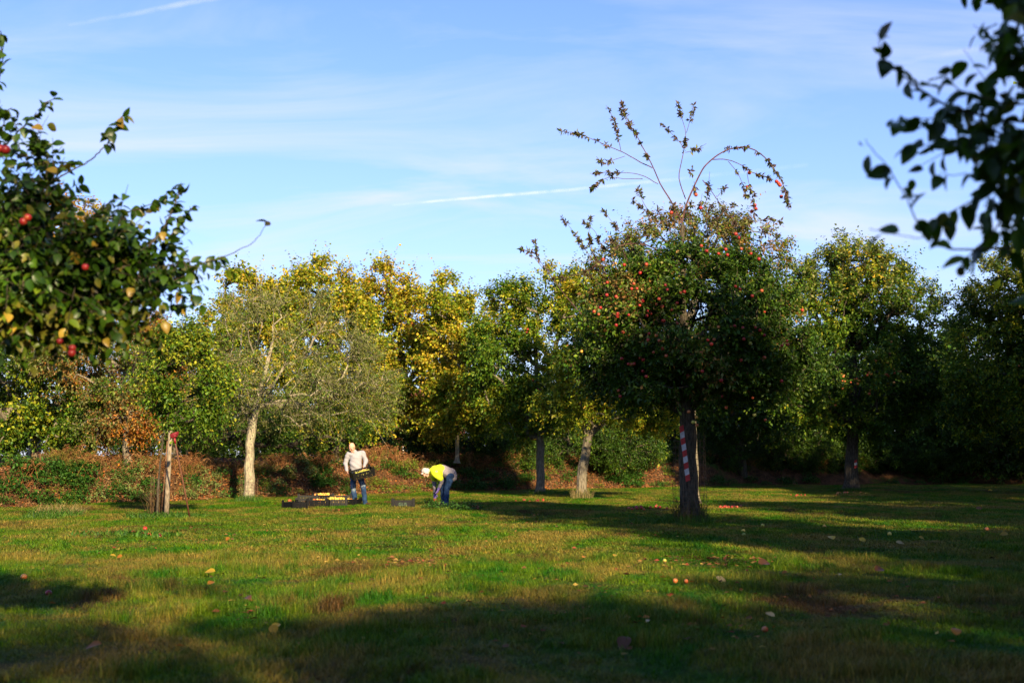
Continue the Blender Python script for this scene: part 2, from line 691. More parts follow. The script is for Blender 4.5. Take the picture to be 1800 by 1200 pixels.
def branch_mesh(mb, allp, par, w, nt, trunk_rad, rmin, rmax, sides=5, g=None, col=(1, 1, 1)):
    idx = np.arange(nt, len(allp))
    p1 = allp[idx]
    p0 = allp[par[idx]]
    r1 = np.clip(rmin * w[idx] ** .46, rmin, rmax)
    rp = np.where(par[idx] < nt, r1 * 1.15, np.clip(rmin * w[par[idx]] ** .46, rmin, rmax))
    r0 = np.minimum(rp, r1 * 1.5)
    L = np.linalg.norm(p1 - p0, axis=1)
    mid = (p0 + p1) / 2 + rng.normal(0, 1, p0.shape) * (.07 * L)[:, None] + np.array([0, 0, 1.]) * (.06 * L)[:, None]
    rm = (r0 + r1) / 2
    mb.segs(p0, mid, r0, rm * 1.02, sides, col)
    mb.segs(mid, p1, rm * 1.02, r1, sides, col)


def twigs(allp, nt, centre, per, length, g, droop=0.0, up=.35, out=.7, spray=.07):
    """twig bases, directions and lengths at every crown node"""
    b = np.repeat(allp[nt:], per, 0)
    o = unit(b - centre)
    d = unit(o * out + g.normal(0, .62, b.shape) + np.array([0, 0, up - droop]))
    ln = length * (.5 + .8 * g.random(len(b)))
    k = g.random(len(b)) < spray
    ln[k] *= 1.5 + 1.1 * g.random(k.sum())
    d[k] = unit(d[k] + np.array([0, 0, .55 - droop]))
    return b + g.normal(0, .05, b.shape), d, ln


def twig_leaves(b, d, ln, nl, g, hang=.35, spread=.9):
    """leaf base, direction, normal along straight twigs that bend a little"""
    t = (np.arange(nl) + .6) / nl
    n = len(b)
    side = unit(np.cross(d, g.normal(size=(n, 3))))
    q = b[:, None] + d[:, None] * (ln[:, None] * t[None])[..., None]
    q = q - np.array([0, 0, 1.]) * (ln[:, None] * t[None] ** 2 * .18)[..., None]
    ph = (np.arange(nl) * 2.4)[None] + g.random(n)[:, None] * 6.28
    s2 = np.cross(d, side)
    rad = side[:, None] * np.cos(ph)[..., None] + s2[:, None] * np.sin(ph)[..., None]
    ld = d[:, None] * .5 + rad * spread - np.array([0, 0, hang]) + g.normal(0, .2, q.shape)
    nn = np.array([0, 0, .8]) + rad * .35 + g.normal(0, .5, q.shape)
    return q.reshape(-1, 3), ld.reshape(-1, 3), nn.reshape(-1, 3), np.repeat(np.arange(n), nl)


def px_blobs(base, D, bl):
    out = []
    for b in bl:
        px, py, rx, ry = b[:4]
        dy = b[4] if len(b) > 4 else 0.0
        c = P(px, py, D)
        c[1] += dy
        a = rx / FPX * D
        out.append((*(c - base), a, a * .95, ry / FPX * D))
    return out


def make_tree(name, label, cat, D, trunk_px, trunk_r, blobs_px, mix, n_nodes=420, per=7, nl=10, leaf=.085, twig=.45,
              bark=None, group=None, seed=1, rmin=.012, rmax=.11, up=.35, droop=0.0, base_z=0.0, twig_tubes=0.0, hang=.35,
              fork=2, shell=.55, asp=.58, patch=1.1, topmix=None, crown_name='crown', sides=9, clump=.36):
    g = np.random.default_rng(seed)
    base = P(trunk_px[0][0], trunk_px[0][1], D)
    base[2] = base_z
    root = empty(name, base, label, cat, group)
    tp = np.array([P(x, y, D) for x, y in trunk_px]) - base
    tp[0] = (0, 0, -.05)
    bl = px_blobs(base, D, blobs_px)
    # subdivide the trunk for a slightly wandering stem
    allp, par, w, nt = grow(tp, trunk_r, bl, n_nodes, fork, shell, seed, clump)
    mb = MB()
    tt, rr = [], []
    for i in range(len(tp) - 1):
        for q in (0, .33, .66):
            tt.append(tp[i] * (1 - q) + tp[i + 1] * q)
            rr.append(trunk_r[i] * (1 - q) + trunk_r[i + 1] * q)
    tt.append(tp[-1])
    rr.append(trunk_r[-1])
    tt = np.array(tt)
    tt[1:-1] += g.normal(0, .06 * trunk_r[0], (len(tt) - 2, 3)) * np.array([1, 1, 0])
    rr = np.array(rr)
    t0 = tt[0] + (tt[1] - tt[0]) * .38
    tt = np.concatenate([tt[:1], t0[None], tt[1:]])
    rr = np.r_[rr[0] * 1.75, rr[0] * 1.22, rr[1:] * 1.0] if len(rr) + 1 == len(tt) else rr
    rr = np.r_[rr[0], rr[1], rr[2:]]
    mb.tube(tt, rr, sides, lump=.16)
    branch_mesh(mb, allp, par, w, nt, trunk_r, rmin, rmax, 5)
    centre = np.average(np.array(bl)[:, :3], axis=0, weights=[b[3] * b[5] for b in bl])
    b, d, ln = twigs(allp, nt, centre, per, twig, g, droop, up)
    if twig_tubes:
        k = g.random(len(b)) < twig_tubes
        mb.segs(b[k], b[k] + d[k] * ln[k][:, None], rmin * .75, rmin * .3, 3)
    mb.build('trunk', bark or BARK_DARK, root)
    q, ld, nn, ti = twig_leaves(b, d, ln, nl, g, hang)
    # colour by soft spatial patches
    ph = g.random(3) * 6
    f = q / patch
    sel = .5 + .22 * (np.sin(f[:, 0] * 1.7 + ph[0]) * np.sin(f[:, 2] * 1.9 + ph[1]) + np.sin(f[:, 1] * 1.5 + f[:, 0] * .9 + ph[2]) * .7) \
        + np.repeat(g.normal(0, .12, len(b)), nl)
    c = pick_cols(mix, sel, len(q))
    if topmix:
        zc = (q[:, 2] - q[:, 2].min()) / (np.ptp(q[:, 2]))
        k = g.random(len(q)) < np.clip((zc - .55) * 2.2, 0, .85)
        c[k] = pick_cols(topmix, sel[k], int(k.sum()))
    sz = leaf * (.45 + .95 * g.random(len(q)))
    lb = MB()
    lb.kites(q, ld, nn, sz, c, asp)
    cr = lb.build(crown_name, LEAF, root)
    tag(cr, kind='stuff')
    return root, allp[nt:], g


def copy_tree(root, loc, rz, label, scale=1.0, group=None):
    r = root.copy()
    COL.objects.link(r)
    r.location = loc
    r.rotation_euler = (0, 0, rz)
    r.scale = (scale,) * 3 if isinstance(scale, float) else scale
    r['label'] = label
    if group:
        r['group'] = group
    for ch in [o for o in COL.objects if o.parent == root]:
        if ch.name.startswith('apple'):
            continue
        c = ch.copy()
        COL.objects.link(c)
        c.parent = r
    return r


def apple_mesh(name, c1, c2, r=.037, n=9):
    mb = MB()
    prof = [(.10, .80), (.55, 1.0), (.92, .62), (1.0, .1), (.86, -.5), (.52, -.88), (.12, -.80)]
    V, C = [], []
    for a, z in prof:
        for k in range(n):
            th = 2 * math.pi * k / n
            V.append((a * r * math.cos(th), a * r * math.sin(th), z * r * .92))
            t = .5 + .5 * math.sin(th + z)
            C.append([c1[i] * t + c2[i] * (1 - t) for i in range(3)])
    m = len(prof)
    F = [(i * n + k, i * n + (k + 1) % n, (i + 1) * n + (k + 1) % n, (i + 1) * n + k)[::-1] for i in range(m - 1) for k in range(n)]
    F += [tuple(range(n)), tuple(range((m - 1) * n, m * n))[::-1]]
    mb.add(V, F, np.array(C))
    mb.segs([(0, 0, r * .7)], [(r * .15, 0, r * 1.2)], r * .06, r * .05, 3, (.1, .06, .03))
    return mb.mesh(name, APPLE, True)


AP_RED = [apple_mesh('apple_red', (.26, .012, .010), (.33, .03, .015)), apple_mesh('apple_red', (.30, .022, .014), (.34, .09, .03)),
          apple_mesh('apple_red', (.20, .010, .012), (.27, .02, .015))]
AP_YEL = [apple_mesh('apple_yellow', (.62, .42, .06), (.66, .52, .10)), apple_mesh('apple_yellow', (.60, .34, .05), (.60, .20, .05)),
          apple_mesh('apple_yellow', (.50, .46, .08), (.62, .46, .07))]
AP_PINK = [apple_mesh('apple_orange', (.42, .09, .02), (.45, .22, .05)), apple_mesh('apple_orange', (.40, .06, .02), (.42, .15, .04))]
AP_GREEN = [apple_mesh('apple_green', (.26, .29, .04), (.36, .31, .05))]


def rquat(g=random):
    return Quaternion((g.gauss(0, 1), g.gauss(0, 1), g.gauss(0, 1), g.gauss(0, 1))).normalized()


#SETTING
# ------------------------------------------------------------------ lawn
def make_lawn():
    mb = MB()
    ys = np.concatenate([[-3000, -400, -60, -10], np.linspace(2, 80, 120), [90, 120, 200, 400, 900, 3000]])
    xs = np.concatenate([[-3000, -900, -300, -100, -55], np.linspace(-38, 38, 110), [55, 100, 300, 900, 3000]])
    X, Y = np.meshgrid(xs, ys)
    Z = .02 * np.sin(X * 1.3 + Y * .4) * np.sin(Y * .9 - X * .3) + .012 * np.sin(X * 2.9) * np.sin(Y * 2.3)
    Z *= (np.abs(X) < 40) & (Y > 0) & (Y < 85)
    v = np.stack([X, Y, Z], -1).reshape(-1, 3)
    nx, ny = len(xs), len(ys)
    i = np.arange(nx - 1)[None] + nx * np.arange(ny - 1)[:, None]
    f = np.stack([i, i + 1, i + nx + 1, i + nx], -1).reshape(-1, 4)
    mb.add(v, f)
    return tag(mb.build('lawn', lawn_material(), smooth=True), 'mown orchard grass with dry straw coloured patches', kind='structure')


def lawn_z(x, y):
    return .02 * np.sin(x * 1.3 + y * .4) * np.sin(y * .9 - x * .3) + .012 * np.sin(x * 2.9) * np.sin(y * 2.3)


make_lawn()


# ------------------------------------------------------------------ bank
BANK_PX = [(-700, 912), (-300, 903), (0, 894), (250, 884), (430, 876), (650, 868), (900, 862), (1150, 857), (1400, 853.5), (1800, 851.5), (2300, 851)]
BANK_H = [1.2, 1.2, 1.15, 1.1, 1.15, 1.2, 1.2, 1.1, .9, .9, .9]
bank_base = np.array([G(a, b) for a, b in BANK_PX])


def bank_at(s):
    """s 0..1 along the foot of the bank -> foot point, height"""
    t = s * (len(bank_base) - 1)
    i = np.minimum(np.floor(t).astype(int), len(bank_base) - 2)
    fr = t - i
    p = bank_base[i] * (1 - fr)[..., None] + bank_base[i + 1] * fr[..., None]
    h = np.array(BANK_H)[i] * (1 - fr) + np.array(BANK_H)[i + 1] * fr
    return p, h


def bank_pt(s, u):
    """u = metres behind the foot"""
    s, u = np.broadcast_arrays(np.asarray(s, float), np.asarray(u, float))
    p, h = bank_at(s)
    k = np.clip(u / 2.3, 0, 1)
    z = h * (k * k * (3 - 2 * k)) * (.9 + .12 * np.sin(p[..., 0] * .9) + .08 * np.sin(p[..., 0] * 2.3 + 1))
    z = z + (.07 * np.sin(p[..., 0] * 3.7 + u * 2.1) + .05 * np.sin(p[..., 0] * 7.1 - u * 4.3)) * np.clip(u, 0, 1)
    q = p.copy()
    q[..., 1] += u + .15 * np.sin(p[..., 0] * 1.9)
    q[..., 2] = z - .06 * (u < .05)
    return q


def bank_s_for_px(px):
    xs = np.array([a for a, b in BANK_PX], float)
    return np.interp(px, xs, np.linspace(0, 1, len(xs)))


def make_bank():
    mb = MB()
    ns = 300
    us = np.concatenate([np.linspace(0, 2.6, 20), [3.2, 4, 6, 9, 14, 24, 45]])
    S, U = np.meshgrid(np.linspace(0, 1, ns), us)
    v = bank_pt(S, U)
    v[..., 2] += rng.normal(0, .025, v.shape[:2]) * (U > .1)
    nx, ny = ns, len(us)
    i = np.arange(nx - 1)[None] + nx * np.arange(ny - 1)[:, None]
    f = np.stack([i, i + 1, i + nx + 1, i + nx], -1).reshape(-1, 4)
    mb.add(v.reshape(-1, 3), f)
    tag(mb.build('earth_bank', bank_material(), smooth=True), 'low earth bank of brown soil and dead leaves behind the lawn', kind='structure')


make_bank()

# ------------------------------------------------------------------ grass (one object: nobody could count the blades)
def blade_mesh(n, size, h0, h1, wid, g, cols):
    """single-triangle blades with a bend row: 5 vertices each"""
    x = (g.random((n, 2)) - .5) * size
    a = g.random(n) * 6.283
    h = h0 + (h1 - h0) * g.random(n)
    lean = h * (.3 + .9 * g.random(n))
    dx = np.stack([np.cos(a), np.sin(a), np.zeros(n)], 1)
    sd = np.stack([-np.sin(a), np.cos(a), np.zeros(n)], 1)
    b = np.c_[x, np.full(n, -.01)]
    w = (wid * (.6 + .8 * g.random(n)))[:, None]
    up = np.array([0, 0, 1.])
    m = b + up * (h * .6)[:, None] + dx * (lean * .3)[:, None]
    t = b + up * h[:, None] + dx * lean[:, None]
    v = np.stack([b - sd * w, b + sd * w, m + sd * w * .8, m - sd * w * .8, t], 1)
    k = (np.arange(n) * 5)[:, None]
    q = np.array([[0, 1, 2, 3]]) + k
    tr = np.array([[3, 2, 4]]) + k
    c = np.asarray(cols)[g.integers(0, len(cols), n)] * (.7 + .6 * g.random((n, 1)))
    mb = MB()
    mb.add(v.reshape(-1, 3), q, np.repeat(c, 5, 0))
    mb.f.append(tr)
    mb.m.append(np.zeros(len(tr)))
    return mb


def tuft_obj(name, loc, me, label, group=None, scale=1.0, rz=0.0, cat='grass tuft'):
    o = inst(name, me, None, loc, None, scale)
    o.rotation_euler = (0, 0, rz)
    return tag(o, label, cat, group)


gg = np.random.default_rng(3)
GC = [(1, 1, 1), (1.15, 1.1, .9), (.8, .9, .8), (1.6, 1.35, 1.2), (.6, .75, .6)]
PATCH = [blade_mesh(420, .55, .015, .06, .0028, gg, GC).mesh('grass_patch', GRASS) for _ in range(3)] + [blade_mesh(300, .38, .04, .11, .003, gg, GC).mesh('grass_patch', GRASS)]
FARPATCH = [blade_mesh(520, .9, .02, .065, .0075, gg, GC).mesh('grass_patch', GRASS) for _ in range(2)]


def grass_field():
    g = np.random.default_rng(5)
    groups = []

    def region(y0, y1, sp):
        pts = []
        y = y0
        while y < y1:
            hw = y * .39 + 1.6
            n = int(2 * hw / sp)
            xs = -hw + (np.arange(n) + g.random(n)) * sp
            pts.append(np.c_[xs, y + (g.random(n) - .5) * sp, np.zeros(n)])
            y += sp
        return np.concatenate(pts)
    near = region(7.0, 20, .30)
    far = region(20, 70, .46)
    for pts, meshes in ((near, PATCH), (far, FARPATCH)):
        pts[:, 2] = lawn_z(pts[:, 0], pts[:, 1])
        # stay off the bank
        s = np.interp(pts[:, 0], bank_base[:, 0], np.linspace(0, 1, len(bank_base)))
        foot = np.interp(pts[:, 0], bank_base[:, 0], bank_base[:, 1])
        pts = pts[pts[:, 1] < foot + .3]
        which = g.integers(0, len(meshes), len(pts))
        for i, me in enumerate(meshes):
            groups.append((pts[which == i], me))
    mesh = bpy.data.meshes.new('grass')
    allp = np.concatenate([p for p, _ in groups])
    mesh.vertices.add(len(allp))
    mesh.vertices.foreach_set('co', allp.astype(np.float32).ravel())
    idx = np.concatenate([np.full(len(p), i) for i, (p, _) in enumerate(groups)]).astype(np.int32)
    mesh.attributes.new('which', 'INT', 'POINT').data.foreach_set('value', idx)
    mesh.attributes.new('rz', 'FLOAT', 'POINT').data.foreach_set('value', (g.random(len(allp)) * 6.283).astype(np.float32))
    x, y = allp[:, 0], allp[:, 1]
    hs = .95 + .55 * np.sin(x * 1.7 + 1.3 * np.sin(y * .8)) * np.sin(y * 1.1 + .9 * np.sin(x * 1.1)) + g.normal(0, .25, len(x))
    mesh.attributes.new('hs', 'FLOAT', 'POINT').data.foreach_set('value', np.clip(hs, .3, 1.55).astype(np.float32))
    o = bpy.data.objects.new('grass', mesh)
    COL.objects.link(o)
    tag(o, 'short mown grass blades, green with dry straw patches, over the orchard floor', 'grass', kind='stuff')
    # blades are carried by sample tufts standing on the lawn
    ng = bpy.data.node_groups.new('grass_scatter', 'GeometryNodeTree')
    ng.interface.new_socket('Geometry', in_out='INPUT', socket_type='NodeSocketGeometry')
    ng.interface.new_socket('Geometry', in_out='OUTPUT', socket_type='NodeSocketGeometry')
    N, L = ng.nodes, ng.links
    gi, go = N.new('NodeGroupInput'), N.new('NodeGroupOutput')
    jn = N.new('GeometryNodeJoinGeometry')
    wa = N.new('GeometryNodeInputNamedAttribute')
    wa.data_type = 'INT'
    wa.inputs['Name'].default_value = 'which'
    ra = N.new('GeometryNodeInputNamedAttribute')
    ra.data_type = 'FLOAT'
    ra.inputs['Name'].default_value = 'rz'
    cb = N.new('ShaderNodeCombineXYZ')
    L.new(ra.outputs['Attribute'], cb.inputs[2])
    sa = N.new('GeometryNodeInputNamedAttribute')
    sa.data_type = 'FLOAT'
    sa.inputs['Name'].default_value = 'hs'
    cs = N.new('ShaderNodeCombineXYZ')
    cs.inputs[0].default_value = 1.0
    cs.inputs[1].default_value = 1.0
    L.new(sa.outputs['Attribute'], cs.inputs[2])
    for i, (p, me) in enumerate(groups):
        src = bpy.data.objects.new('grass_tuft', me)
        COL.objects.link(src)
        q = p[len(p) // 2]
        src.location = tuple(float(x) for x in q)
        tag(src, 'short grass growing in the lawn', 'grass', 'tufts of the lawn', 'stuff')
        oi = N.new('GeometryNodeObjectInfo')
        oi.inputs['Object'].default_value = src
        cmp_ = N.new('FunctionNodeCompare')
        cmp_.data_type = 'INT'
        cmp_.operation = 'EQUAL'
        ins = [s for s in cmp_.inputs if s.type == 'INT']
        L.new(wa.outputs['Attribute'], ins[0])
        ins[1].default_value = i
        ip = N.new('GeometryNodeInstanceOnPoints')
        L.new(gi.outputs[0], ip.inputs['Points'])
        L.new(cmp_.outputs[0], ip.inputs['Selection'])
        L.new(oi.outputs['Geometry'], ip.inputs['Instance'])
        L.new(cb.outputs[0], ip.inputs['Rotation'])
        L.new(cs.outputs[0], ip.inputs['Scale'])
        L.new(ip.outputs[0], jn.inputs[0])
    L.new(jn.outputs[0], go.inputs[0])
    md = o.modifiers.new('scatter', 'NODES')
    md.node_group = ng


grass_field()


def long_grass(n, size, h0, h1, cols, seed, wid=.006):
    return blade_mesh(n, size, h0, h1, wid, np.random.default_rng(seed), cols).mesh('long_grass', PLANT)


GREEN_B = [(.03, .09, .008), (.05, .13, .012), (.08, .15, .014)]
STRAW_B = [(.34, .26, .11), (.28, .2, .08), (.2, .17, .06)]
TUFT_G = long_grass(700, .9, .08, .26, GREEN_B, 1)
TUFT_S = long_grass(420, .9, .2, .45, STRAW_B + GREEN_B[:1], 2, .005)
TUFT_L = long_grass(520, .7, .03, .12, GREEN_B, 3, .007)
for px, py, me, sx, sy, sz, lab in (
    (292, 911, TUFT_G, 2.0, .8, .75, 'lush green grass tuft round the foot of the staked young tree'),
    (95, 909, TUFT_G, 1.4, .9, .9, 'green grass mound in front of the bank at the left edge'),
    (105, 905, TUFT_S, 1.2, .7, .75, 'dry straw coloured tall grass on the mound at far left'),
    (225, 943, TUFT_L, 2.6, 1.3, 1.3, 'dark green flat grass patch in front of the staked young tree'),
    (1208, 920, TUFT_G, 1.1, .8, 1.0, 'green grass tuft round the foot of the large red apple tree'),
    (1150, 919, TUFT_L, 1.5, .8, 1.2, 'low green grass patch left of the large apple tree trunk'),
    (1022, 878, TUFT_S, .75, .7, 1.0, 'dry straw grass tuft round the trunk of the leaning apple tree'),
    (437, 882, TUFT_G, .9, .7, 1.1, 'green grass tuft at the foot of the pale lichen covered trunk'),
    (950, 870, TUFT_G, .9, .7, .9, 'green grass tuft at the foot of the tree behind the stooping woman'),
    (1308, 855, TUFT_G, 1.4, .8, .8, 'dark grass tuft at the foot of the far leaning trunk'),
    (1497, 864, TUFT_G, 1.5, .8, .8, 'dark grass tuft at the foot of the broad dark apple tree'),
):
    q = G(px, py)
    o = inst('grass_tuft', me, None, q, None, (sx, sy, sz))
    tag(o, lab, 'grass tuft', 'grass tufts')

#TREES
# ------------------------------------------------------------------ trees
def px_path(pts, ox, oy, s):
    return [(ox + a / s, oy + b / s) for a, b in pts]


def add_apples(root, pts, n, meshes, g, size=1.0, off=.25, front=True):
    base = np.array(root.location)
    k = g.permutation(len(pts))
    cand = pts[k]
    if front:
        cand = cand[np.argsort(cand[:, 1] + g.normal(0, .5, len(cand)))]
    k = 0
    for p in cand:
        m = int(g.choice([1, 1, 2, 3, 4]))
        for _ in range(m):
            q = p + np.array([0, -off - .12, -.08]) + g.normal(0, .075 if m > 1 else .1, 3)
            inst('apple', meshes[int(g.integers(0, len(meshes)))], root, q, Quaternion((0, 0, 1), g.random() * 6.28), float(size * (.7 + .45 * g.random())))
            k += 1
        if k >= n:
            break


# T1: the large red apple tree
t1, n1, g1 = make_tree('apple_tree', 'large dark green apple tree full of red apples with long shoots arching from its top', 'tree', 29.7,
    [(1213, 918), (1211, 840), (1208, 730), (1205, 640), (1199, 520), (1200, 395)], [.23, .19, .165, .11, .065, .04],
    [(1215, 570, 160, 120), (1105, 600, 100, 95), (1330, 590, 100, 110), (1215, 480, 95, 55), (1060, 640, 60, 50), (1120, 525, 80, 55), (1300, 500, 60, 60), (1210, 665, 150, 55), (1370, 640, 60, 60)],
    [('dark', 6), ('green', 2.5), ('olive', 1.2), ('brown', .5)], n_nodes=760, per=11, nl=12, leaf=.085, clump=.26, twig=.42, seed=11, rmin=.008, rmax=.07, twig_tubes=.12)
AP_AT = [(360, 375), (378, 402), (348, 403), (395, 315), (307, 270), (430, 268), (213, 368), (262, 447), (175, 508), (165, 545), (140, 530), (270, 540), (332, 548), (517, 368),
         (535, 383), (546, 408), (500, 460), (485, 490), (518, 502), (600, 482), (435, 527), (432, 553), (455, 540), (527, 580), (600, 594), (445, 652), (440, 688), (333, 660), (224, 630),
         (300, 645), (470, 755), (413, 798), (395, 787), (293, 790), (330, 820), (362, 820), (345, 822), (502, 690), (770, 687), (805, 685), (790, 710), (830, 208), (880, 215), (870, 185),
         (765, 193), (735, 165), (958, 181), (1010, 208), (1055, 238), (1070, 414), (1017, 443), (920, 610), (970, 682), (965, 620), (1085, 660), (1060, 633), (1035, 617), (1183, 718),
         (1215, 712), (1210, 692), (660, 885), (845, 912), (872, 1062), (275, 967), (105, 803), (210, 438), (393, 495), (410, 470), (262, 605), (620, 425), (640, 420), (270, 556), (520, 735), (540, 775),
         (1180, 915), (955, 800), (850, 1000), (740, 860), (520, 580), (285, 1000), (410, 860), (430, 890), (925, 390), (950, 405), (1295, 522), (1050, 530), (1085, 530)]
APG_AT = [(1020, 1008), (1030, 1103), (1112, 936), (1103, 968), (665, 1085), (708, 1115), (690, 1142), (710, 1160), (70, 750), (400, 665), (485, 662), (570, 520), (830, 615), (1085, 785), (1005, 705), (1090, 1130)]
nx1, ny1, _ = project(n1 + np.array(t1.location))
for lst, meshes in ((AP_AT, AP_RED), (APG_AT, AP_YEL[1:] + AP_GREEN + AP_PINK)):
    for cx, cy in lst:
        x, y = 1000 + cx / 3.157, 380 + cy / 3.157
        dd = np.hypot(nx1 - x, ny1 - y)
        k = np.argsort(dd)[:10]
        Y = n1[k, 1].min() + t1.location.y - .38
        inst('apple', meshes[int(g1.integers(0, len(meshes)))], t1, P(x, y, Y) - np.array(t1.location), Quaternion((0, 0, 1), g1.random() * 6.28), float(.8 + .28 * g1.random()))
S6 = dict(ox=960, oy=160, s=3.0)
SHOOTS = [
    ([(720, 690), (640, 550), (600, 490), (560, 400), (520, 320), (470, 230), (430, 160), (400, 70)], .017, 0.0),
    ([(560, 405), (480, 370), (400, 325), (320, 290), (230, 250), (160, 220), (75, 212)], .012, .1),
    ([(395, 320), (365, 190), (345, 130), (315, 80)], .007, .1),
    ([(440, 180), (400, 110), (390, 60)], .006, .1),
    ([(590, 490), (500, 445), (440, 435), (300, 435), (230, 440)], .009, -.2),
    ([(510, 462), (400, 465), (330, 455), (285, 480), (240, 515)], .007, -.2),
    ([(415, 345), (330, 375), (300, 390), (265, 345)], .006, .1),
    ([(735, 570), (695, 460), (720, 350), (730, 300), (740, 220), (715, 130), (700, 60)], .012, .3),
    ([(740, 220), (760, 150), (775, 80)], .006, .3),
    ([(725, 300), (690, 250), (610, 170)], .007, .3),
    ([(733, 325), (790, 315), (840, 285)], .006, .3),
    ([(715, 700), (740, 590), (790, 480), (830, 400), (890, 345), (960, 305), (1040, 297), (1100, 320), (1160, 370), (1200, 430), (1240, 500), (1260, 580), (1270, 640)], .020, -.3),
    ([(870, 362), (960, 360), (1030, 390), (1080, 430), (1140, 450), (1200, 470)], .011, -.4),
    ([(960, 370), (1010, 430), (1050, 520), (1060, 555)], .007, -.4),
    ([(1060, 430), (1080, 530), (1100, 600), (1100, 665)], .006, -.4),
    ([(825, 470), (890, 550), (940, 630), (1000, 700)], .010, -.3),
    ([(940, 630), (990, 600)], .006, -.3), ([(900, 560), (960, 490)], .006, -.2),
    ([(1240, 500), (1270, 560), (1290, 630)], .005, -.3), ([(1100, 690), (1190, 670), (1240, 690)], .006, -.2),
    ([(280, 960), (250, 900), (200, 830), (150, 750), (85, 665)], .008, .2),
    ([(260, 900), (225, 760), (235, 655)], .007, .2), ([(310, 850), (260, 740), (200, 690)], .006, .1),
    ([(460, 820), (380, 730), (300, 620)], .008, 0), ([(580, 700), (510, 590), (485, 510)], .008, .3), ([(560, 720), (540, 640), (455, 570)], .007, .2),
    ([(700, 900), (520, 800), (380, 810), (250, 930), (130, 980), (60, 985)], .016, -.3),
    ([(820, 640), (850, 560), (860, 430)], .006, 0), ([(780, 450), (755, 420), (770, 410)], .004, 0),
    ([(778, 478), (786, 510), (790, 540)], .004, -.3), ([(824, 540), (818, 580), (815, 610)], .004, -.3), ([(648, 560), (655, 600), (660, 635)], .004, 0),
    ([(200, 1190), (100, 1080), (30, 980), (-40, 890), (-60, 790)], .010, -.5), ([(-20, 930), (-90, 840), (-130, 830)], .006, -.5),
]
for cx0, cy0, cx1, cy1 in ((620, 700, 585, 600), (600, 720, 545, 640), (680, 690, 670, 590), (760, 680, 770, 590), (840, 690, 880, 600), (900, 700, 930, 640), (980, 720, 1020, 650),
                           (1040, 740, 1090, 680), (1110, 770, 1170, 720), (480, 830, 420, 760), (430, 860, 350, 790), (370, 900, 300, 820), (320, 930, 240, 850), (660, 710, 610, 650), (730, 690, 735, 620),
                           (1160, 800, 1220, 760), (540, 760, 500, 690), (300, 1000, 210, 960), (870, 700, 900, 660)):
    SHOOTS.append(([(cx0, cy0 + 40), ((cx0 + cx1) / 2 + random.uniform(-12, 12), (cy0 + cy1) / 2), (cx1, cy1)], .006, random.uniform(-.8, .8)))
sb, sl = MB(), MB()
base1 = np.array(t1.location)
for pl, r, dy in SHOOTS:
    pts = np.array([P(x, y, 29.7 + dy) for x, y in px_path(pl, **S6)]) - base1
    # smooth resample
    m = len(pts)
    t = np.linspace(0, m - 1, (m - 1) * 4 + 1)
    pp = np.stack([np.interp(t, np.arange(m), pts[:, k]) for k in range(3)], 1)
    for _ in range(2):
        pp[1:-1] = (pp[:-2] + pp[2:] + 2 * pp[1:-1]) / 4
    pp[:, 1] += np.cumsum(g1.normal(0, .02, len(pp)))
    sb.tube(pp, np.linspace(r, max(.0035, r * .3), len(pp)), 5, cap=False)
    # leaves on the outer two thirds
    seg = np.linalg.norm(np.diff(pp, axis=0), axis=1)
    cum = np.r_[0, np.cumsum(seg)]
    tot = cum[-1]
    start = .25 if r < .009 else .45
    nlv = int(tot * (1 - start) / .0105)
    ncl = max(3, int(tot * (1 - start) / .10))
    cs = tot * (start + (1 - start) * g1.random(ncl) ** .8)
    s = np.clip(cs[g1.integers(0, ncl, nlv)] + g1.normal(0, .03, nlv), tot * start, tot)
    q = np.stack([np.interp(s, cum, pp[:, k]) for k in range(3)], 1)
    td = unit(np.stack([np.interp(s, cum, np.gradient(pp[:, k])) for k in range(3)], 1))
    dd = td * .5 + g1.normal(0, .55, q.shape) + np.array([0, 0, -.25])
    sl.kites(q, dd, g1.normal(0, .6, q.shape) + np.array([0, 0, .6]), .105 * (.6 + .6 * g1.random(nlv)),
             pick_cols([('shoot', 4), ('dark', .6), ('olive', 1.2)], g1.random(nlv), nlv), .42)
so = sb.build('shoots', BARK_RED, t1)
tag(so, 'long thin reddish shoots rising above the crown')
tag(sl.build('shoot_leaves', LEAF, t1), kind='stuff')
for cx, cy in ((660, 642), (790, 548), (815, 617), (1072, 432), (1062, 508), (1215, 478), (1232, 497), (1225, 488), (1240, 558), (1100, 603), (1085, 635), (1105, 622),
               (1000, 755), (1020, 775), (910, 858), (845, 845), (300, 890), (955, 865), (1080, 857)):
    x, y = 960 + cx / 3, 160 + cy / 3
    q = P(x, y, 29.4) - base1
    inst('apple', AP_RED[1] if random.random() < .5 else AP_RED[0], t1, q, Quaternion((0, 0, 1), random.random() * 6), 1.1)

# T12 behind it, sunlit brownish top
t12, n12, _ = make_tree('apple_tree', 'golden topped apple tree hidden behind the large red apple tree', 'tree', 41.0,
    [(1217, 884), (1216, 790), (1214, 700), (1212, 560)], [.2, .17, .13, .07],
    [(1205, 440, 130, 70), (1300, 455, 85, 80), (1120, 490, 90, 80), (1220, 560, 160, 110), (1365, 510, 45, 65)],
    [('olive', 2), ('green', 2), ('brown', 2), ('lime', 1)], n_nodes=560, per=9, nl=10, leaf=.09, clump=.2, twig=.45, seed=12, bark=BARK_GREY, topmix=[('olive', 3.5), ('brown', 1.6), ('lime', .8)])

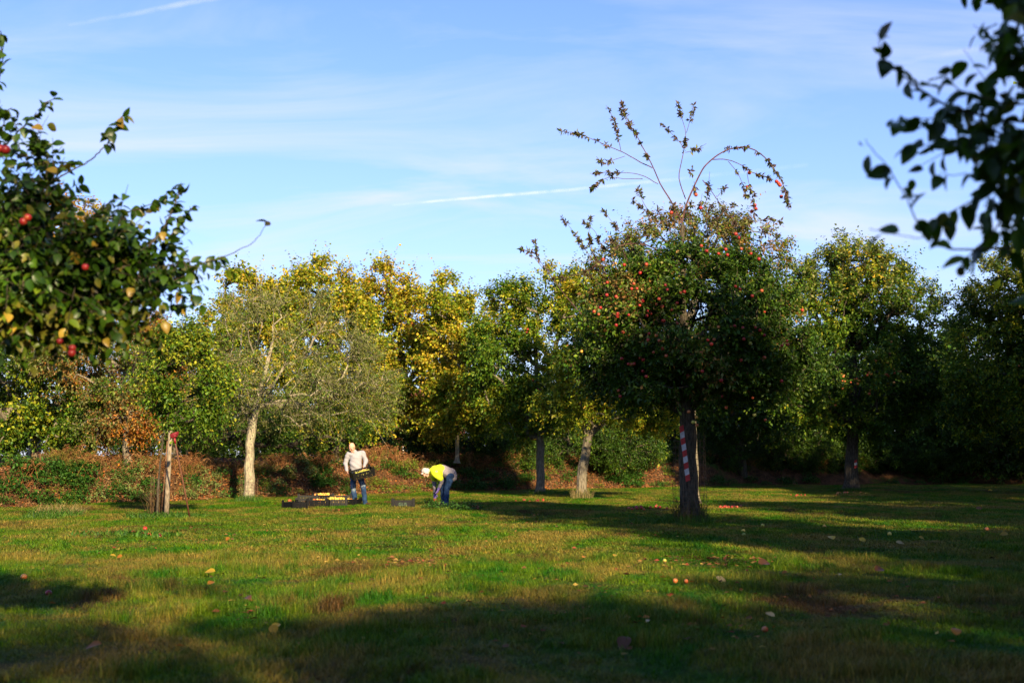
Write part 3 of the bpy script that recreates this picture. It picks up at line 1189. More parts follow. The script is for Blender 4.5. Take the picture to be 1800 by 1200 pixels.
# T2 pale lichen trunk
t2, n2, g2 = make_tree('apple_tree', 'sparse grey green apple tree with pale lichen covered trunk and drooping bare twigs', 'tree', 43.7,
    [(437, 880), (438, 820), (441, 762), (455, 690), (480, 600)], [.17, .145, .14, .085, .05],
    [(520, 620, 145, 105), (430, 600, 85, 100), (620, 675, 90, 75), (520, 700, 150, 55), (670, 725, 45, 32), (400, 680, 65, 55), (385, 720, 40, 35)],
    [('olive', 5), ('green', 2), ('lime', .8), ('gold', .5)], n_nodes=560, per=9, nl=10, leaf=.078, twig=.55, seed=21, bark=BARK_PALE, twig_tubes=.34, rmin=.0065, rmax=.055,
    droop=.12, up=.2, asp=.42)

# T3 staked young tree
t3, n3, g3 = make_tree('young_tree', 'slender young yellow green tree growing inside a wire guard beside a wooden stake', 'tree', 32.7,
    [(276, 907), (279, 840), (287, 765), (303, 700), (320, 640)], [.024, .021, .02, .018, .012],
    [(320, 650, 65, 62), (285, 705, 45, 42), (370, 690, 38, 46), (330, 605, 45, 30), (340, 735, 40, 25)],
    [('lime', 3), ('green', 3)], n_nodes=240, per=8, nl=10, leaf=.085, twig=.38, seed=31, bark=BARK_DARK, rmin=.006, rmax=.03, twig_tubes=.3)

# T4 row of golden trees
GOLD = [('lime', 3), ('gold', 3.5), ('orange', 1)]
GREENGOLD = [('green', 1), ('lime', 4), ('gold', 3)]
make_tree('autumn_tree', 'leftmost and lowest of the golden trees, rising behind the pale trunked tree', 'tree', 57,
    [(440, 850), (440, 780), (435, 700), (430, 560)], [.16, .14, .11, .06],
    [(430, 535, 52, 62), (400, 600, 55, 80), (460, 600, 75, 90), (480, 540, 45, 50)], GREENGOLD, n_nodes=360, per=9, nl=11, leaf=.118, twig=.6, seed=41, base_z=1.15, up=.5,
    group='golden trees behind the bank', asp=.8)
make_tree('autumn_tree', 'tallest golden yellow tree, behind the man with the crate', 'tree', 58,
    [(590, 850), (590, 770), (585, 680), (575, 540)], [.2, .17, .13, .07],
    [(565, 520, 75, 62), (520, 560, 65, 70), (570, 610, 110, 90), (600, 700, 110, 70), (620, 540, 40, 50)], GREENGOLD, n_nodes=600, per=8, nl=11, leaf=.118, twig=.65, seed=42,
    base_z=1.15, up=.5, group='golden trees behind the bank', asp=.8, topmix=[('gold', 2), ('lime', 2)])
make_tree('autumn_tree', 'orange tinged golden tree standing second from the right of its row', 'tree', 60,
    [(735, 850), (730, 770), (715, 680), (695, 540)], [.2, .17, .13, .07],
    [(680, 515, 55, 52), (700, 590, 85, 80), (735, 660, 90, 70), (725, 735, 75, 32), (650, 560, 45, 60), (750, 560, 50, 60)], GOLD, n_nodes=580, per=8, nl=11, leaf=.118, twig=.65, seed=43,
    base_z=1.15, up=.5, group='golden trees behind the bank', asp=.8)
make_tree('autumn_tree', 'rightmost golden tree with a slim pale stem, next to the green apple trees', 'tree', 56,
    [(803, 850), (804, 780), (802, 690), (795, 560)], [.09, .08, .07, .05],
    [(790, 535, 48, 52), (800, 620, 65, 90), (830, 700, 55, 70), (780, 740, 55, 40), (840, 590, 40, 70), (820, 680, 70, 90)], GREENGOLD, n_nodes=480, per=8, nl=11, leaf=.115, twig=.6, seed=44,
    base_z=1.15, up=.5, group='golden trees behind the bank', bark=BARK_PALE, asp=.8)

# T5, T6 green apple trees at mid distance
t5, n5, g5 = make_tree('apple_tree', 'bright green apple tree with straight grey trunk, right of the stooping woman', 'tree', 51,
    [(950, 868), (950, 820), (950, 770), (945, 680), (940, 580)], [.17, .15, .14, .1, .06],
    [(895, 555, 62, 72), (955, 530, 60, 58), (895, 650, 75, 85), (960, 680, 75, 75), (1010, 560, 55, 75), (930, 735, 70, 32)],
    [('green', 4), ('lime', 2.5), ('gold', .4)], n_nodes=520, per=9, nl=12, leaf=.115, twig=.55, seed=51, bark=BARK_GREY, up=.5)
add_apples(t5, n5, 10, AP_RED, g5, 1.2, .3)
t6, n6, g6 = make_tree('apple_tree', 'yellow green apple tree with leaning trunk, left of the large red apple tree', 'tree', 46,
    [(1022, 876), (1024, 820), (1034, 765), (1045, 680), (1050, 560)], [.18, .16, .14, .1, .06],
    [(1040, 545, 62, 65), (1060, 640, 95, 75), (1110, 715, 85, 38), (1000, 700, 55, 48), (1155, 735, 45, 28), (1080, 560, 60, 70)],
    [('green', 2), ('lime', 4), ('gold', 1.2)], n_nodes=520, per=9, nl=12, leaf=.108, twig=.5, seed=61, bark=BARK_GREY, up=.4)

# T7, T8, T9 dark trees on the right
t7, n7, g7 = make_tree('apple_tree', 'dark apple tree with leaning trunk, half hidden between the large tree and the broad one', 'tree', 66,
    [(1308, 853), (1303, 805), (1298, 760), (1300, 680)], [.23, .2, .17, .1],
    [(1310, 640, 105, 100), (1290, 725, 90, 45), (1380, 690, 60, 60)], [('dark', 3), ('green', 3)], n_nodes=520, per=9, nl=12, leaf=.13, clump=.15, twig=.6, seed=71)
t8, n8, g8 = make_tree('apple_tree', 'broad dark green apple tree with orange apples and sunlit top, right of centre', 'tree', 56,
    [(1497, 862), (1497, 800), (1499, 750), (1500, 650), (1500, 520)], [.3, .24, .2, .13, .07],
    [(1500, 520, 110, 90), (1565, 560, 100, 105), (1435, 560, 80, 105), (1500, 660, 145, 85), (1595, 665, 75, 75), (1420, 700, 75, 55), (1500, 735, 105, 32), (1490, 450, 55, 32)],
    [('dark', 3), ('green', 4), ('lime', .8)], n_nodes=950, per=10, nl=12, leaf=.12, clump=.15, twig=.6, seed=81, topmix=[('lime', 2), ('olive', 2), ('gold', 1)], rmin=.014)  # topmix puts the sunlight on the crown top into the leaf colour
add_apples(t8, n8[n8[:, 2] > 2.5], 34, AP_PINK, g8, 1.3, .3)
t9, n9, g9 = make_tree('apple_tree', 'dull yellow green apple tree at the right edge behind the hanging branch', 'tree', 52,
    [(1850, 866), (1848, 800), (1840, 740), (1820, 620)], [.24, .2, .17, .1],
    [(1775, 515, 80, 85), (1740, 620, 80, 105), (1800, 680, 115, 95), (1705, 705, 50, 70), (1860, 560, 120, 140)],
    [('green', 3), ('lime', 1.5), ('dark', 2)], n_nodes=700, per=10, nl=12, leaf=.115, clump=.2, twig=.55, seed=91, topmix=[('lime', 1), ('olive', 1)])
add_apples(t9, n9[n9[:, 0] < -.5], 10, AP_PINK, g9, 1.2, .3)

# left hedge trees
make_tree('autumn_tree', 'tall golden brown tree showing behind the near apple tree at left', 'tree', 50,
    [(60, 848), (62, 760), (70, 640), (90, 500)], [.22, .19, .15, .08],
    [(110, 425, 75, 90), (150, 410, 45, 75), (60, 520, 130, 120), (20, 440, 70, 90)], [('brown', 1), ('gold', 2), ('orange', 2), ('olive', 1)], n_nodes=420, per=7, nl=10,
    leaf=.115, twig=.5, seed=101, base_z=1.15, bark=BARK_GREY)
make_tree('hazel_bush', 'bushy deep green hazel overhanging the left end of the bank', 'bush', 44.5,
    [(60, 845), (60, 790), (58, 720), (55, 650)], [.1, .09, .07, .05],
    [(60, 690, 130, 85), (140, 725, 90, 65), (-70, 690, 110, 120), (30, 770, 110, 32), (110, 690, 60, 50)], [('green', 4), ('dark', 1), ('lime', 2.5)], n_nodes=520, per=7, nl=9,
    leaf=.11, twig=.5, seed=102, base_z=1.1, bark=BARK_GREY, asp=.8)
make_tree('autumn_tree', 'orange brown leaved hawthorn tree on the bank left of the staked tree', 'tree', 43.2,
    [(225, 850), (222, 790), (225, 720), (240, 640)], [.12, .11, .09, .06],
    [(230, 640, 100, 75), (190, 720, 90, 65), (290, 600, 45, 42), (270, 700, 60, 60), (120, 630, 70, 50), (60, 620, 60, 40)], [('green', 3), ('olive', 3), ('brown', 2.5), ('orange', 2)], n_nodes=560, per=9, nl=10,
    leaf=.085, twig=.45, seed=103, base_z=1.15, bark=BARK_GREY)
make_tree('autumn_tree', 'dull brown tree top showing behind the staked young tree', 'tree', 56,
    [(310, 850), (310, 780), (312, 710), (315, 640)], [.18, .16, .13, .07],
    [(295, 645, 75, 75), (355, 640, 60, 72), (250, 700, 80, 70), (330, 720, 90, 60), (210, 620, 60, 60)], [('brown', 2), ('olive', 3), ('green', 2), ('orange', .6)], n_nodes=420, per=9, nl=10,
    leaf=.11, twig=.5, seed=105, base_z=1.15, bark=BARK_GREY, clump=.2)
make_tree('bush', 'dense dark bush in the hollow behind the staked tree', 'bush', 52,
    [(330, 845), (330, 800), (332, 760), (335, 720)], [.1, .09, .07, .05],
    [(330, 740, 90, 55), (420, 750, 90, 50), (240, 770, 70, 35), (520, 745, 80, 55), (610, 745, 60, 50)], [('dark', 3), ('green', 2), ('olive', 1)], n_nodes=380, per=7, nl=9,
    leaf=.10, twig=.5, seed=104, base_z=1.15)

# far hedge: two bushes shared by a row of copies
hd, _, _ = make_tree('hedge_bush', 'dark hedge bush behind the golden trees, first from the left', 'hedge bush', 74,
    [(250, 830), (250, 790), (250, 760), (250, 700)], [.14, .12, .1, .06],
    [(250, 770, 150, 70), (170, 760, 90, 70), (330, 760, 100, 75), (250, 720, 110, 55)], [('dark', 4), ('green', 2)], n_nodes=420, per=7, nl=9, leaf=.16, twig=.7, seed=111, base_z=.9,
    group='bushes of the far hedge')
for i, (px, D, sc_, lab) in enumerate((
    (20, 70, 1.0, 'dark hedge bush behind the hazel at the left edge'), (430, 78, 1.0, 'dark hedge bush behind the pale trunked tree'),
    (560, 80, 1.0, 'dark hedge bush behind the tallest golden tree'), (830, 78, 1.0, 'dark hedge bush behind the slim pale stem'),
    (960, 76, 1.1, 'dark hedge bush behind the straight grey trunk'), (1100, 77, 1.3, 'dark hedge bush behind the leaning trunk'),
    (1240, 78, 1.6, 'dark hedge bush behind the large red apple tree'), (1400, 78, 1.7, 'black green hedge bush between the two dark tree trunks'),
    (1560, 76, 1.7, 'black green hedge bush right of the broad dark tree trunk'), (1700, 74, 1.7, 'black green hedge bush near the right edge'),
    (1840, 74, 1.8, 'black green hedge bush cut by the right edge'), (1180, 73, .8, 'low dark bush behind the far leaning trunk, left side'), (1330, 71.5, .8, 'low dark bush right of the far leaning trunk'),
    (1470, 71, .8, 'low dark bush behind the broad dark trunk'), (1610, 70.5, .8, 'low dark bush well right of the broad dark trunk'), (1760, 70, .85, 'low dark bush at the right edge of the lawn'), (1260, 67, .42, 'small dark bush on the right bank beside the large trunk'), (1380, 68.5, .42, 'small dark bush on the right bank between the two dark trunks'),
    (1440, 69, .4, 'small dark bush on the right bank just left of the broad trunk'), (1550, 69, .42, 'small dark bush on the right bank just right of the broad trunk'), (1660, 69, .45, 'small dark bush on the right bank, third from the right edge'),
    (745, 60, .42, 'small dark green bush on the bank top beside the stooping woman'), (830, 60, .5, 'dark green bush on the bank top right of the slim pale stem'), (900, 60, .45, 'dark green bush on the bank top left of the straight grey trunk'),
    (1000, 61, .5, 'dark green bush on the bank top between the two grey trunks'), (1090, 62, .5, 'dark green bush on the bank top right of the leaning trunk'), (610, 66, .55, 'dark green bush on the bank top left of the man'),
    (1130, 65, .3, 'small dark bush on the bank between the leaning trunk and the large one'))):
    q = P(px, 800, D)
    copy_tree(hd, (q[0], D, .9 if px < 1200 else .6), 1.3 * i, lab, sc_)

# neighbouring orchard trees out of the picture, whose shade lies over the foreground and the right half
SHADE = []
shd, _, _ = make_tree('orchard_tree', 'thinly leaved orchard tree standing behind the camera', 'tree', 40,
    [(900, 888), (900, 800), (905, 740), (900, 600)], [.2, .17, .14, .06],
    [(900, 560, 170, 130), (780, 620, 100, 80), (1020, 620, 100, 80), (900, 430, 110, 80), (900, 680, 170, 50)],
    [('green', 2), ('lime', 1)], n_nodes=330, per=5, nl=7, leaf=.095, twig=.6, seed=131, group='orchard trees beyond the frame')
shd.location = (-6.5, -5.5, 0)
for i, (src, x, y, s) in enumerate(((t8, 8.5, 14.8, (.78, .7, 1.12)), (t9, 12.5, 9, .9), (shd, 8.2, 8.0, (.8, .8, .95)), (t8, 18.6, 42.5, (.8, .8, 1.25)), (t9, 23.5, 40, 1.2),
                                    (t9, 17, 30, .9), (t8, 14.2, 22, (.8, .8, 1.0)), (t8, 26, 52, 1.2), (shd, -1.5, -4.5, .8), (shd, -4.5, -3, .8), (shd, -8.5, -3.5, .85), (shd, 1.2, -2.5, .75), (shd, 4, -5, 1.1), (t9, 10.5, -3, 1.0),
                                    (t8, 14, 1, 1.0), (t9, 29, 62, 1.2), (shd, -12, -5, 1.1), (shd, -8.5, -9, 1.25), (shd, 1.5, -9.5, 1.3), (t8, 8, -9, 1.05), (t9, 17, 5, 1.1), (t8, 20, 33, 1.1),
                                    (t9, 21.5, 49.5, 1.05), (t8, 18, 17, 1.0), (t8, 14.6, -6, 1.1), (shd, 11.2, 5.5, 1.0), (shd, -4, -12, 1.5), (shd, -15, -10, 1.4), (shd, 5.5, 0.5, .85), (shd, 11.8, 18.8, .85), (shd, 9.8, 11.5, .8), (shd, -10, -14, 1.7), (shd, -2, -17, 1.8), (shd, 6, -15, 1.7), (shd, -17, -15, 1.7), (shd, -7, -20, 2.0), (shd, 2, -13, 1.45))):
    SHADE.append(copy_tree(src, (x, y, 0), 2.1 * i, 'orchard tree standing outside the picture', s, 'orchard trees beyond the frame'))

# ------------------------------------------------------------------ near branches: every big leaf its own object
def near_leaf_mesh(name, col, tip, w=.62, curl=.25, fold=.35):
    mb = MB()
    rows = [(0, .02), (.10, .55), (.30, .95), (.52, 1.0), (.74, .70), (.90, .32), (1.0, 0)]
    V, C, F = [], [], []
    V.append((0, -.16, .02))
    C.append(col)
    for t, ww in rows:
        z = -curl * t * t
        h = w * ww / 2
        for sgn in (-1, 0, 1):
            V.append((sgn * h, t, z + abs(sgn) * h * fold))
            k = t * .8 + .2 * abs(sgn)
            C.append([col[i] * (1 - k) + tip[i] * k for i in range(3)])
    for i in range(len(rows) - 1):
        a = 1 + i * 3
        F += [(a, a + 1, a + 4, a + 3), (a + 1, a + 2, a + 5, a + 4)]
    F.append((0, 1, 2))
    F.append((0, 2, 3))
    mb.add(np.array(V), F, np.array(C))
    return mb, np.array(V), F, np.array(C)


NEARCOL = [((.03, .085, .006), (.045, .11, .007)), ((.05, .125, .008), (.08, .16, .009)), ((.022, .06, .006), (.03, .08, .006)), ((.09, .17, .010), (.15, .20, .012)),
           ((.13, .17, .018), (.26, .22, .03)), ((.36, .28, .035), (.40, .24, .03)), ((.05, .09, .014), (.14, .08, .03))]
NEARRAW = [near_leaf_mesh('near_leaf', a, b, .60 + .08 * (i % 3), .18 + .1 * (i % 3), .3 + .12 * (i % 2)) for i, (a, b) in enumerate(NEARCOL)]
NEARMESH = [r[0].mesh('near_leaf', LEAF_NEAR, True) for r in NEARRAW]


def leaf_frame(d, n):
    d = Vector(d).normalized()
    x = d.cross(Vector(n))
    if x.length < 1e-4:
        x = d.orthogonal()
    x.normalize()
    z = x.cross(d)
    return Matrix((x, d, z)).transposed()


def place_leaves(root, q, d, n, size, kind, limit=300, window=(-60, 1860, -80, 1260)):
    """the leaves that show largest become parts of their own, the rest one joined part"""
    base = np.array(root.location)
    px, py, zc = project(q + base)
    vis = (px > window[0]) & (px < window[1]) & (py > window[2]) & (py < window[3])
    score = np.where(vis, 0, 1e6) + zc
    order = np.argsort(score)
    single = order[:limit]
    for i in single:
        if not vis[i]:
            continue
        M = leaf_frame(d[i], n[i])
        inst('leaf', NEARMESH[int(kind[i])], root, q[i], M.to_quaternion(), float(size[i]))
    rest = np.concatenate([order[limit:], [i for i in single if not vis[i]]]).astype(int)
    if len(rest):
        mb = MB()
        for i in rest:
            M = np.array(leaf_frame(d[i], n[i]))
            _, V, F, C = NEARRAW[int(kind[i])]
            mb.add(V * size[i] @ M.T + q[i], F, C)
        tag(mb.build('foliage', LEAF_NEAR, root, True), kind='stuff')


def leaf_run(pp, g, spacing, start=0.0, spread=.75, hang=.4, cluster=1):
    """leaf positions along a twig path"""
    seg = np.linalg.norm(np.diff(pp, axis=0), axis=1)
    cum = np.r_[0, np.cumsum(seg)]
    n = max(2, int(cum[-1] * (1 - start) / spacing))
    s = np.repeat(cum[-1] * (start + (1 - start) * (np.arange(n) + .5) / n), cluster)
    q = np.stack([np.interp(s, cum, pp[:, k]) for k in range(3)], 1) + g.normal(0, .008, (len(s), 3))
    td = unit(np.stack([np.interp(s, cum, np.gradient(pp[:, k])) for k in range(3)], 1))
    d = td * .55 + g.normal(0, spread, q.shape) * .75 - np.array([0, 0, hang])
    nn = g.normal(0, .5, q.shape) + np.array([0, -.25, .7])
    return q, unit(d), nn


def smooth_path(pts, k=5, it=2):
    pts = np.asarray(pts, float)
    m = len(pts)
    t = np.linspace(0, m - 1, (m - 1) * k + 1)
    pp = np.stack([np.interp(t, np.arange(m), pts[:, j]) for j in range(3)], 1)
    for _ in range(it):
        pp[1:-1] = (pp[:-2] + pp[2:] + 2 * pp[1:-1]) / 4
    return pp


# ---- left: apple tree whose crown reaches in from the left edge
gl = np.random.default_rng(201)
DL = 9.2
baseL = np.array([-4.75, DL + .2, 0.0])
near_l = empty('apple_tree', baseL, 'near apple tree with big leaves and red apples reaching in from the left edge', 'tree')
tpl = np.array([(0, 0, -.05), (.03, 0, .9), (.08, -.02, 1.6), (.16, .0, 2.3), (.28, 0, 3.0)])
blobs_l = []
for px, py, rx, ry, dy in ((-60, 440, 150, 150, 0), (40, 480, 120, 120, -.1), (120, 500, 110, 85, -.3), (60, 400, 80, 100, .2), (180, 500, 85, 50, -.2), (20, 525, 110, 50, -.4), (-330, 420, 260, 260, 0),
                           (230, 485, 70, 32, -.1), (275, 465, 45, 26, 0), (170, 430, 60, 50, .1), (260, 510, 60, 22, -.1), (110, 545, 70, 38, -.3), (90, 450, 90, 110, -.2), (150, 540, 90, 50, -.1), (0, 330, 70, 70, 0)):
    c = P(px, py, DL) - baseL
    c[1] += dy
    blobs_l.append((*c, rx / FPX * DL, rx / FPX * DL * .8, ry / FPX * DL))
allp, par, w, nt = grow(tpl, None, blobs_l, 420, 2, .5, 5)
mb = MB()
mb.tube(smooth_path(tpl, 3), np.linspace(.15, .06, 13), 10, lump=.12)
branch_mesh(mb, allp, par, w, nt, None, .004, .05, 6)
cen = np.average(np.array(blobs_l)[:, :3], axis=0)
b, d, ln = twigs(allp, nt, cen, 8, .24, gl, .1, .35, .7, 0)
mb.segs(b, b + d * ln[:, None], .003, .0015, 4)
Q, Dd, Nn = [], [], []
q, ld, nn, _ = twig_leaves(b, d, ln, 6, gl, .45)
Q.append(q), Dd.append(unit(ld)), Nn.append(nn + np.array([0, -.3, 0]))
LPATH = [
    ([(10, 480), (60, 440), (100, 405), (135, 365), (150, 335), (178, 318)], .007, .25, .030, 0),
    ([(170, 600), (250, 552), (310, 515), (345, 480), (375, 440), (405, 390), (425, 388)], .006, .62, .022, .1),
    ([(250, 900), (380, 890), (450, 870), (500, 810), (540, 765), (575, 690), (600, 612)], .012, .2, .020, -.2),
    ([(500, 900), (560, 800), (600, 735), (640, 678)], .008, .1, .022, -.1),
    ([(400, 930), (520, 905), (590, 884), (650, 872), (700, 855), (725, 850)], .010, .1, .024, .0),
    ([(720, 850), (780, 826), (830, 797), (860, 765), (880, 732)], .0035, .93, .03, 0),
    ([(420, 1075), (500, 1056), (560, 1040), (615, 1003)], .004, .75, .05, .1),
    ([(240, 800), (300, 750), (335, 690), (372, 655)], .007, .1, .024, .2),
    ([(330, 760), (400, 705), (450, 690), (500, 670), (550, 640), (590, 612)], .006, .1, .024, .2),
    ([(350, 960), (420, 970), (480, 990), (510, 960)], .006, .1, .026, -.1),
    ([(250, 1000), (300, 1060), (330, 1100), (360, 1080)], .006, .0, .022, -.3),
    ([(150, 1080), (210, 1130), (240, 1150)], .006, .1, .024, -.4),
    ([(90, 560), (130, 540), (155, 500), (165, 490)], .005, .2, .03, .1),
    ([(160, 590), (200, 530), (250, 530)], .006, .2, .022, .1),
    ([(-60, 520), (-20, 400), (-10, 280), (5, 190), (0, 100)], .008, .1, .03, .2),
    ([(-40, 470), (10, 420), (20, 370), (40, 355)], .006, .2, .024, 0),
    ([(720, 870), (745, 885), (762, 893)], .002, .9, .03, 0),
]
for pl, r, st, sp, dy in LPATH:
    pts = np.array([P(x / 1.875, y / 1.875, DL + dy) for x, y in pl]) - baseL
    pp = smooth_path(pts)
    pp[:, 1] += np.cumsum(gl.normal(0, .012, len(pp)))
    mb.tube(pp, np.linspace(r, max(.0018, r * .3), len(pp)), 6, cap=False)
    q, ld, nn = leaf_run(pp, gl, sp * .62, st)
    Q.append(q), Dd.append(ld), Nn.append(nn)
mb.build('trunk', BARK_DARK, near_l, True)
Q, Dd, Nn = np.concatenate(Q), np.concatenate(Dd), np.concatenate(Nn)
kd = gl.choice(7, len(Q), p=[.33, .30, .20, .10, .03, .01, .03])
lowish = (Q[:, 2] < 2.35) & (gl.random(len(Q)) < .5)
kd[lowish] = gl.choice([3, 4, 5], lowish.sum(), p=[.55, .35, .1])
place_leaves(near_l, Q, Dd, Nn, .070 * (.65 + .6 * gl.random(len(Q))), kd, 300)
for px, py, m, s in ((10, 264, 2, 1.15), (0, 262, 2, 1.1), (41, 390, 2, 1.0), (49, 383, 0, .95), (126, 621, 2, 1.0), (127, 612, 2, .9), (105, 600, 2, .8), (150, 470, 2, .9), (-20, 420, 0, 1.1)):
    q = P(px, py, DL - .85) - baseL
    inst('apple', AP_RED[m], near_l, q, Quaternion((0, 0, 1), px), s * .66)

# ---- right: branch of a closer tree hanging in from the right edge
gr_ = np.random.default_rng(301)
DR = 4.9
baseR = np.array([4.0, DR + .2, 0.0])
near_r = empty('apple_tree', baseR, 'closest out of focus tree branch with long dark leaves hanging in from the right edge', 'tree')
tpr = np.array([(0, 0, -.05), (-.03, 0, .9), (-.1, 0, 1.6), (-.25, 0, 2.2), (-.45, 0, 2.8)])
blobs_r = []
for px, py, rx, ry, dy in ((1790, 120, 60, 110, 0), (1770, 250, 90, 60, 0), (1700, 240, 70, 50, .1), (1850, 250, 130, 140, 0), (1790, 430, 60, 45, .1), (2300, 150, 450, 420, .3), (2050, -100, 300, 250, .2),
                           (1720, 300, 40, 40, 0), (1770, 330, 60, 60, 0), (1740, 180, 60, 60, 0), (1800, 60, 50, 80, 0)):
    c = P(px, py, DR) - baseR
    c[1] += dy
    blobs_r.append((*c, rx / FPX * DR, rx / FPX * DR, ry / FPX * DR))
allp, par, w, nt = grow(tpr, None, blobs_r, 330, 2, .4, 6)
mb = MB()
mb.tube(smooth_path(tpr, 3), np.linspace(.13, .05, 13), 10, lump=.12)
branch_mesh(mb, allp, par, w, nt, None, .0028, .04, 6)
cen = np.average(np.array(blobs_r)[:, :3], axis=0)
b, d, ln = twigs(allp, nt, cen, 3, .17, gr_, .15, .2, .5, 0)
mb.segs(b, b + d * ln[:, None], .002, .001, 4)
Q, Dd, Nn = [], [], []
q, ld, nn, _ = twig_leaves(b, d, ln, 5, gr_, .6)
Q.append(q), Dd.append(unit(ld)), Nn.append(nn)
RPATH = [
    ([(900, 500), (700, 480), (560, 430), (440, 372), (370, 315), (300, 262), (255, 200), (240, 165)], .006, .12, .020, 0),
    ([(900, 1000), (640, 1010), (520, 1010), (440, 960), (390, 890), (350, 790), (280, 670), (220, 600), (195, 560)], .0045, .35, .040, 0),
    ([(440, 960), (380, 970), (300, 950), (200, 930)], .002, .3, .07, 0),
    ([(900, 720), (820, 740), (700, 770), (590, 830), (500, 880), (430, 915)], .005, .1, .026, .1),
    ([(900, 620), (831, 640), (720, 580), (640, 560), (540, 590), (440, 580), (350, 600)], .005, .1, .024, .05),
    ([(900, 760), (831, 785), (750, 850), (700, 950), (620, 1020), (560, 1085)], .006, .2, .024, .1),
    ([(560, 430), (520, 480), (430, 480), (340, 470), (300, 500)], .003, .1, .018, .05),
    ([(600, 700), (540, 715), (490, 695)], .002, .6, .05, .1),
    ([(880, 420), (760, 420), (660, 400), (560, 380), (500, 310), (520, 270)], .004, .2, .028, -.05),
    ([(880, 180), (760, 200), (690, 190), (640, 130)], .004, .1, .022, 0),
    ([(760, 600), (680, 650), (620, 720)], .003, .1, .02, .0),
    ([(620, 560), (600, 620), (640, 690)], .003, .1, .02, .0),
]
for pl, r, st, sp, dy in RPATH:
    pts = np.array([P(1440 + x / 2.308, y / 2.308, DR + dy) for x, y in pl]) - baseR
    pp = smooth_path(pts)
    pp[:, 1] += np.cumsum(gr_.normal(0, .006, len(pp)))
    mb.tube(pp, np.linspace(r, max(.0014, r * .3), len(pp)), 6, cap=False)
    q, ld, nn = leaf_run(pp, gr_, sp, st, .8, .5)
    Q.append(q), Dd.append(ld), Nn.append(nn)
mb.build('trunk', BARK_DARK, near_r, True)
Q, Dd, Nn = np.concatenate(Q), np.concatenate(Dd), np.concatenate(Nn)
kd = gr_.choice(7, len(Q), p=[.34, .22, .30, .06, .02, .01, .05])
place_leaves(near_r, Q, Dd, Nn, .074 * (.6 + .65 * gr_.random(len(Q))), kd, 300)

# ------------------------------------------------------------------ plants and dead fronds on the bank
def zone(px):
    for lim, t in ((60, 'at the left edge'), (170, 'behind the straw mound'), (262, 'left of the wire guard'), (345, 'between the stake and the picker pole'),
                   (430, 'left of the pale trunk'), (500, 'right of the pale trunk'), (560, 'behind the left crates'), (612, 'behind the right crates'), (665, 'behind the man'),
                   (730, 'between the man and the stooping woman'), (800, 'behind the stooping woman'), (900, 'right of the stooping woman'), (960, 'by the straight grey trunk'),
                   (1060, 'by the leaning trunk'), (1200, 'left of the large apple tree'), (1400, 'right of the large apple tree'), (1600, 'behind the broad dark tree')):
        if px < lim:
            return t
    return 'at the right edge'


def weed_mesh(name, n, rad, h, leaf, cols, seed, asp=.6):
    g = np.random.default_rng(seed)
    a = g.random(n) * 6.283
    r = rad * np.sqrt(g.random(n))
    z = h * (.25 + .75 * g.random(n)) * (1 - .6 * (r / rad) ** 2)
    q = np.c_[r * np.cos(a), r * np.sin(a), z]
    d = np.c_[np.cos(a), np.sin(a), g.normal(-.15, .35, n)] + g.normal(0, .45, (n, 3))
    nn = g.normal(0, .35, (n, 3)) + np.array([0, 0, 1.])
    mb = MB()
    c = np.asarray(cols)[g.integers(0, len(cols), n)] * (.7 + .6 * g.random((n, 1)))
    mb.kites(q, d, nn, leaf * (.6 + .7 * g.random(n)), c, asp)
    k = max(5, n // 14)
    s = g.random((k, 2)) * .5 * rad - .25 * rad
    mb.segs(np.c_[s, np.full(k, -.08)], q[:k], .006, .003, 3, (.08, .10, .03))
    return mb.mesh(name, PLANT)


PALEC = [(.17, .22, .06), (.22, .26, .09), (.12, .2, .04)]
NETC = [(.02, .075, .008), (.035, .10, .01), (.05, .13, .014)]
LIMEC = [(.09, .17, .012), (.14, .2, .02), (.2, .22, .03)]
W_PALE = [weed_mesh('pale_weed', 150, .30, .42, .085, PALEC, 1 + i) for i in range(2)]
W_NET = [weed_mesh('nettle', 200, .42, .45, .11, NETC, 11 + i) for i in range(2)]
W_LIME = [weed_mesh('lime_weed', 160, .36, .34, .08, LIMEC, 21 + i) for i in range(2)]
g = np.random.default_rng(77)


def put_weed(px, u, kind, scale):
    s = bank_s_for_px(px)
    q = bank_pt(s, u)
    me, nm, desc = {'p': (W_PALE, 'weed', 'pale grey green weed'), 'n': (W_NET, 'nettle', 'dark nettle clump'), 'l': (W_LIME, 'weed', 'bright lime green weed')}[kind]
    pos = 'low' if u < .8 else ('half way up' if u < 1.6 else 'high')
    o = inst(nm, me[int(g.integers(0, 2))], None, q, None, float(scale * (.55 + .4 * g.random())))
    o.rotation_euler = (0, 0, float(g.random() * 6.28))
    tag(o, '%s %s on the bank %s' % (desc, pos, zone(px)) if len(('%s %s on the bank %s' % (desc, pos, zone(px))).split()) < 17 else '%s %s on bank %s' % (desc.replace('bright ', ''), pos.replace('half way up', 'midway'), zone(px)), 'plant', 'green plants on the bank')


for x0, x1, n, kinds in ((-40, 110, 46, 'nnnnl'), (110, 190, 20, 'nnnp'), (190, 262, 18, 'nnp'), (300, 420, 26, 'pppn'), (440, 520, 17, 'npl'), (520, 610, 22, 'npn'), (640, 735, 30, 'llnl'),
                         (735, 800, 14, 'lln'), (800, 960, 36, 'lnnl'), (960, 1180, 36, 'lnn'), (1230, 1800, 26, 'nnnn')):
    for i in range(n):
        put_weed(float(g.uniform(x0, x1)), float(g.uniform(.1, 2.1 if x0 < 900 else 1.8)), kinds[int(g.integers(0, len(kinds)))], 1.0)


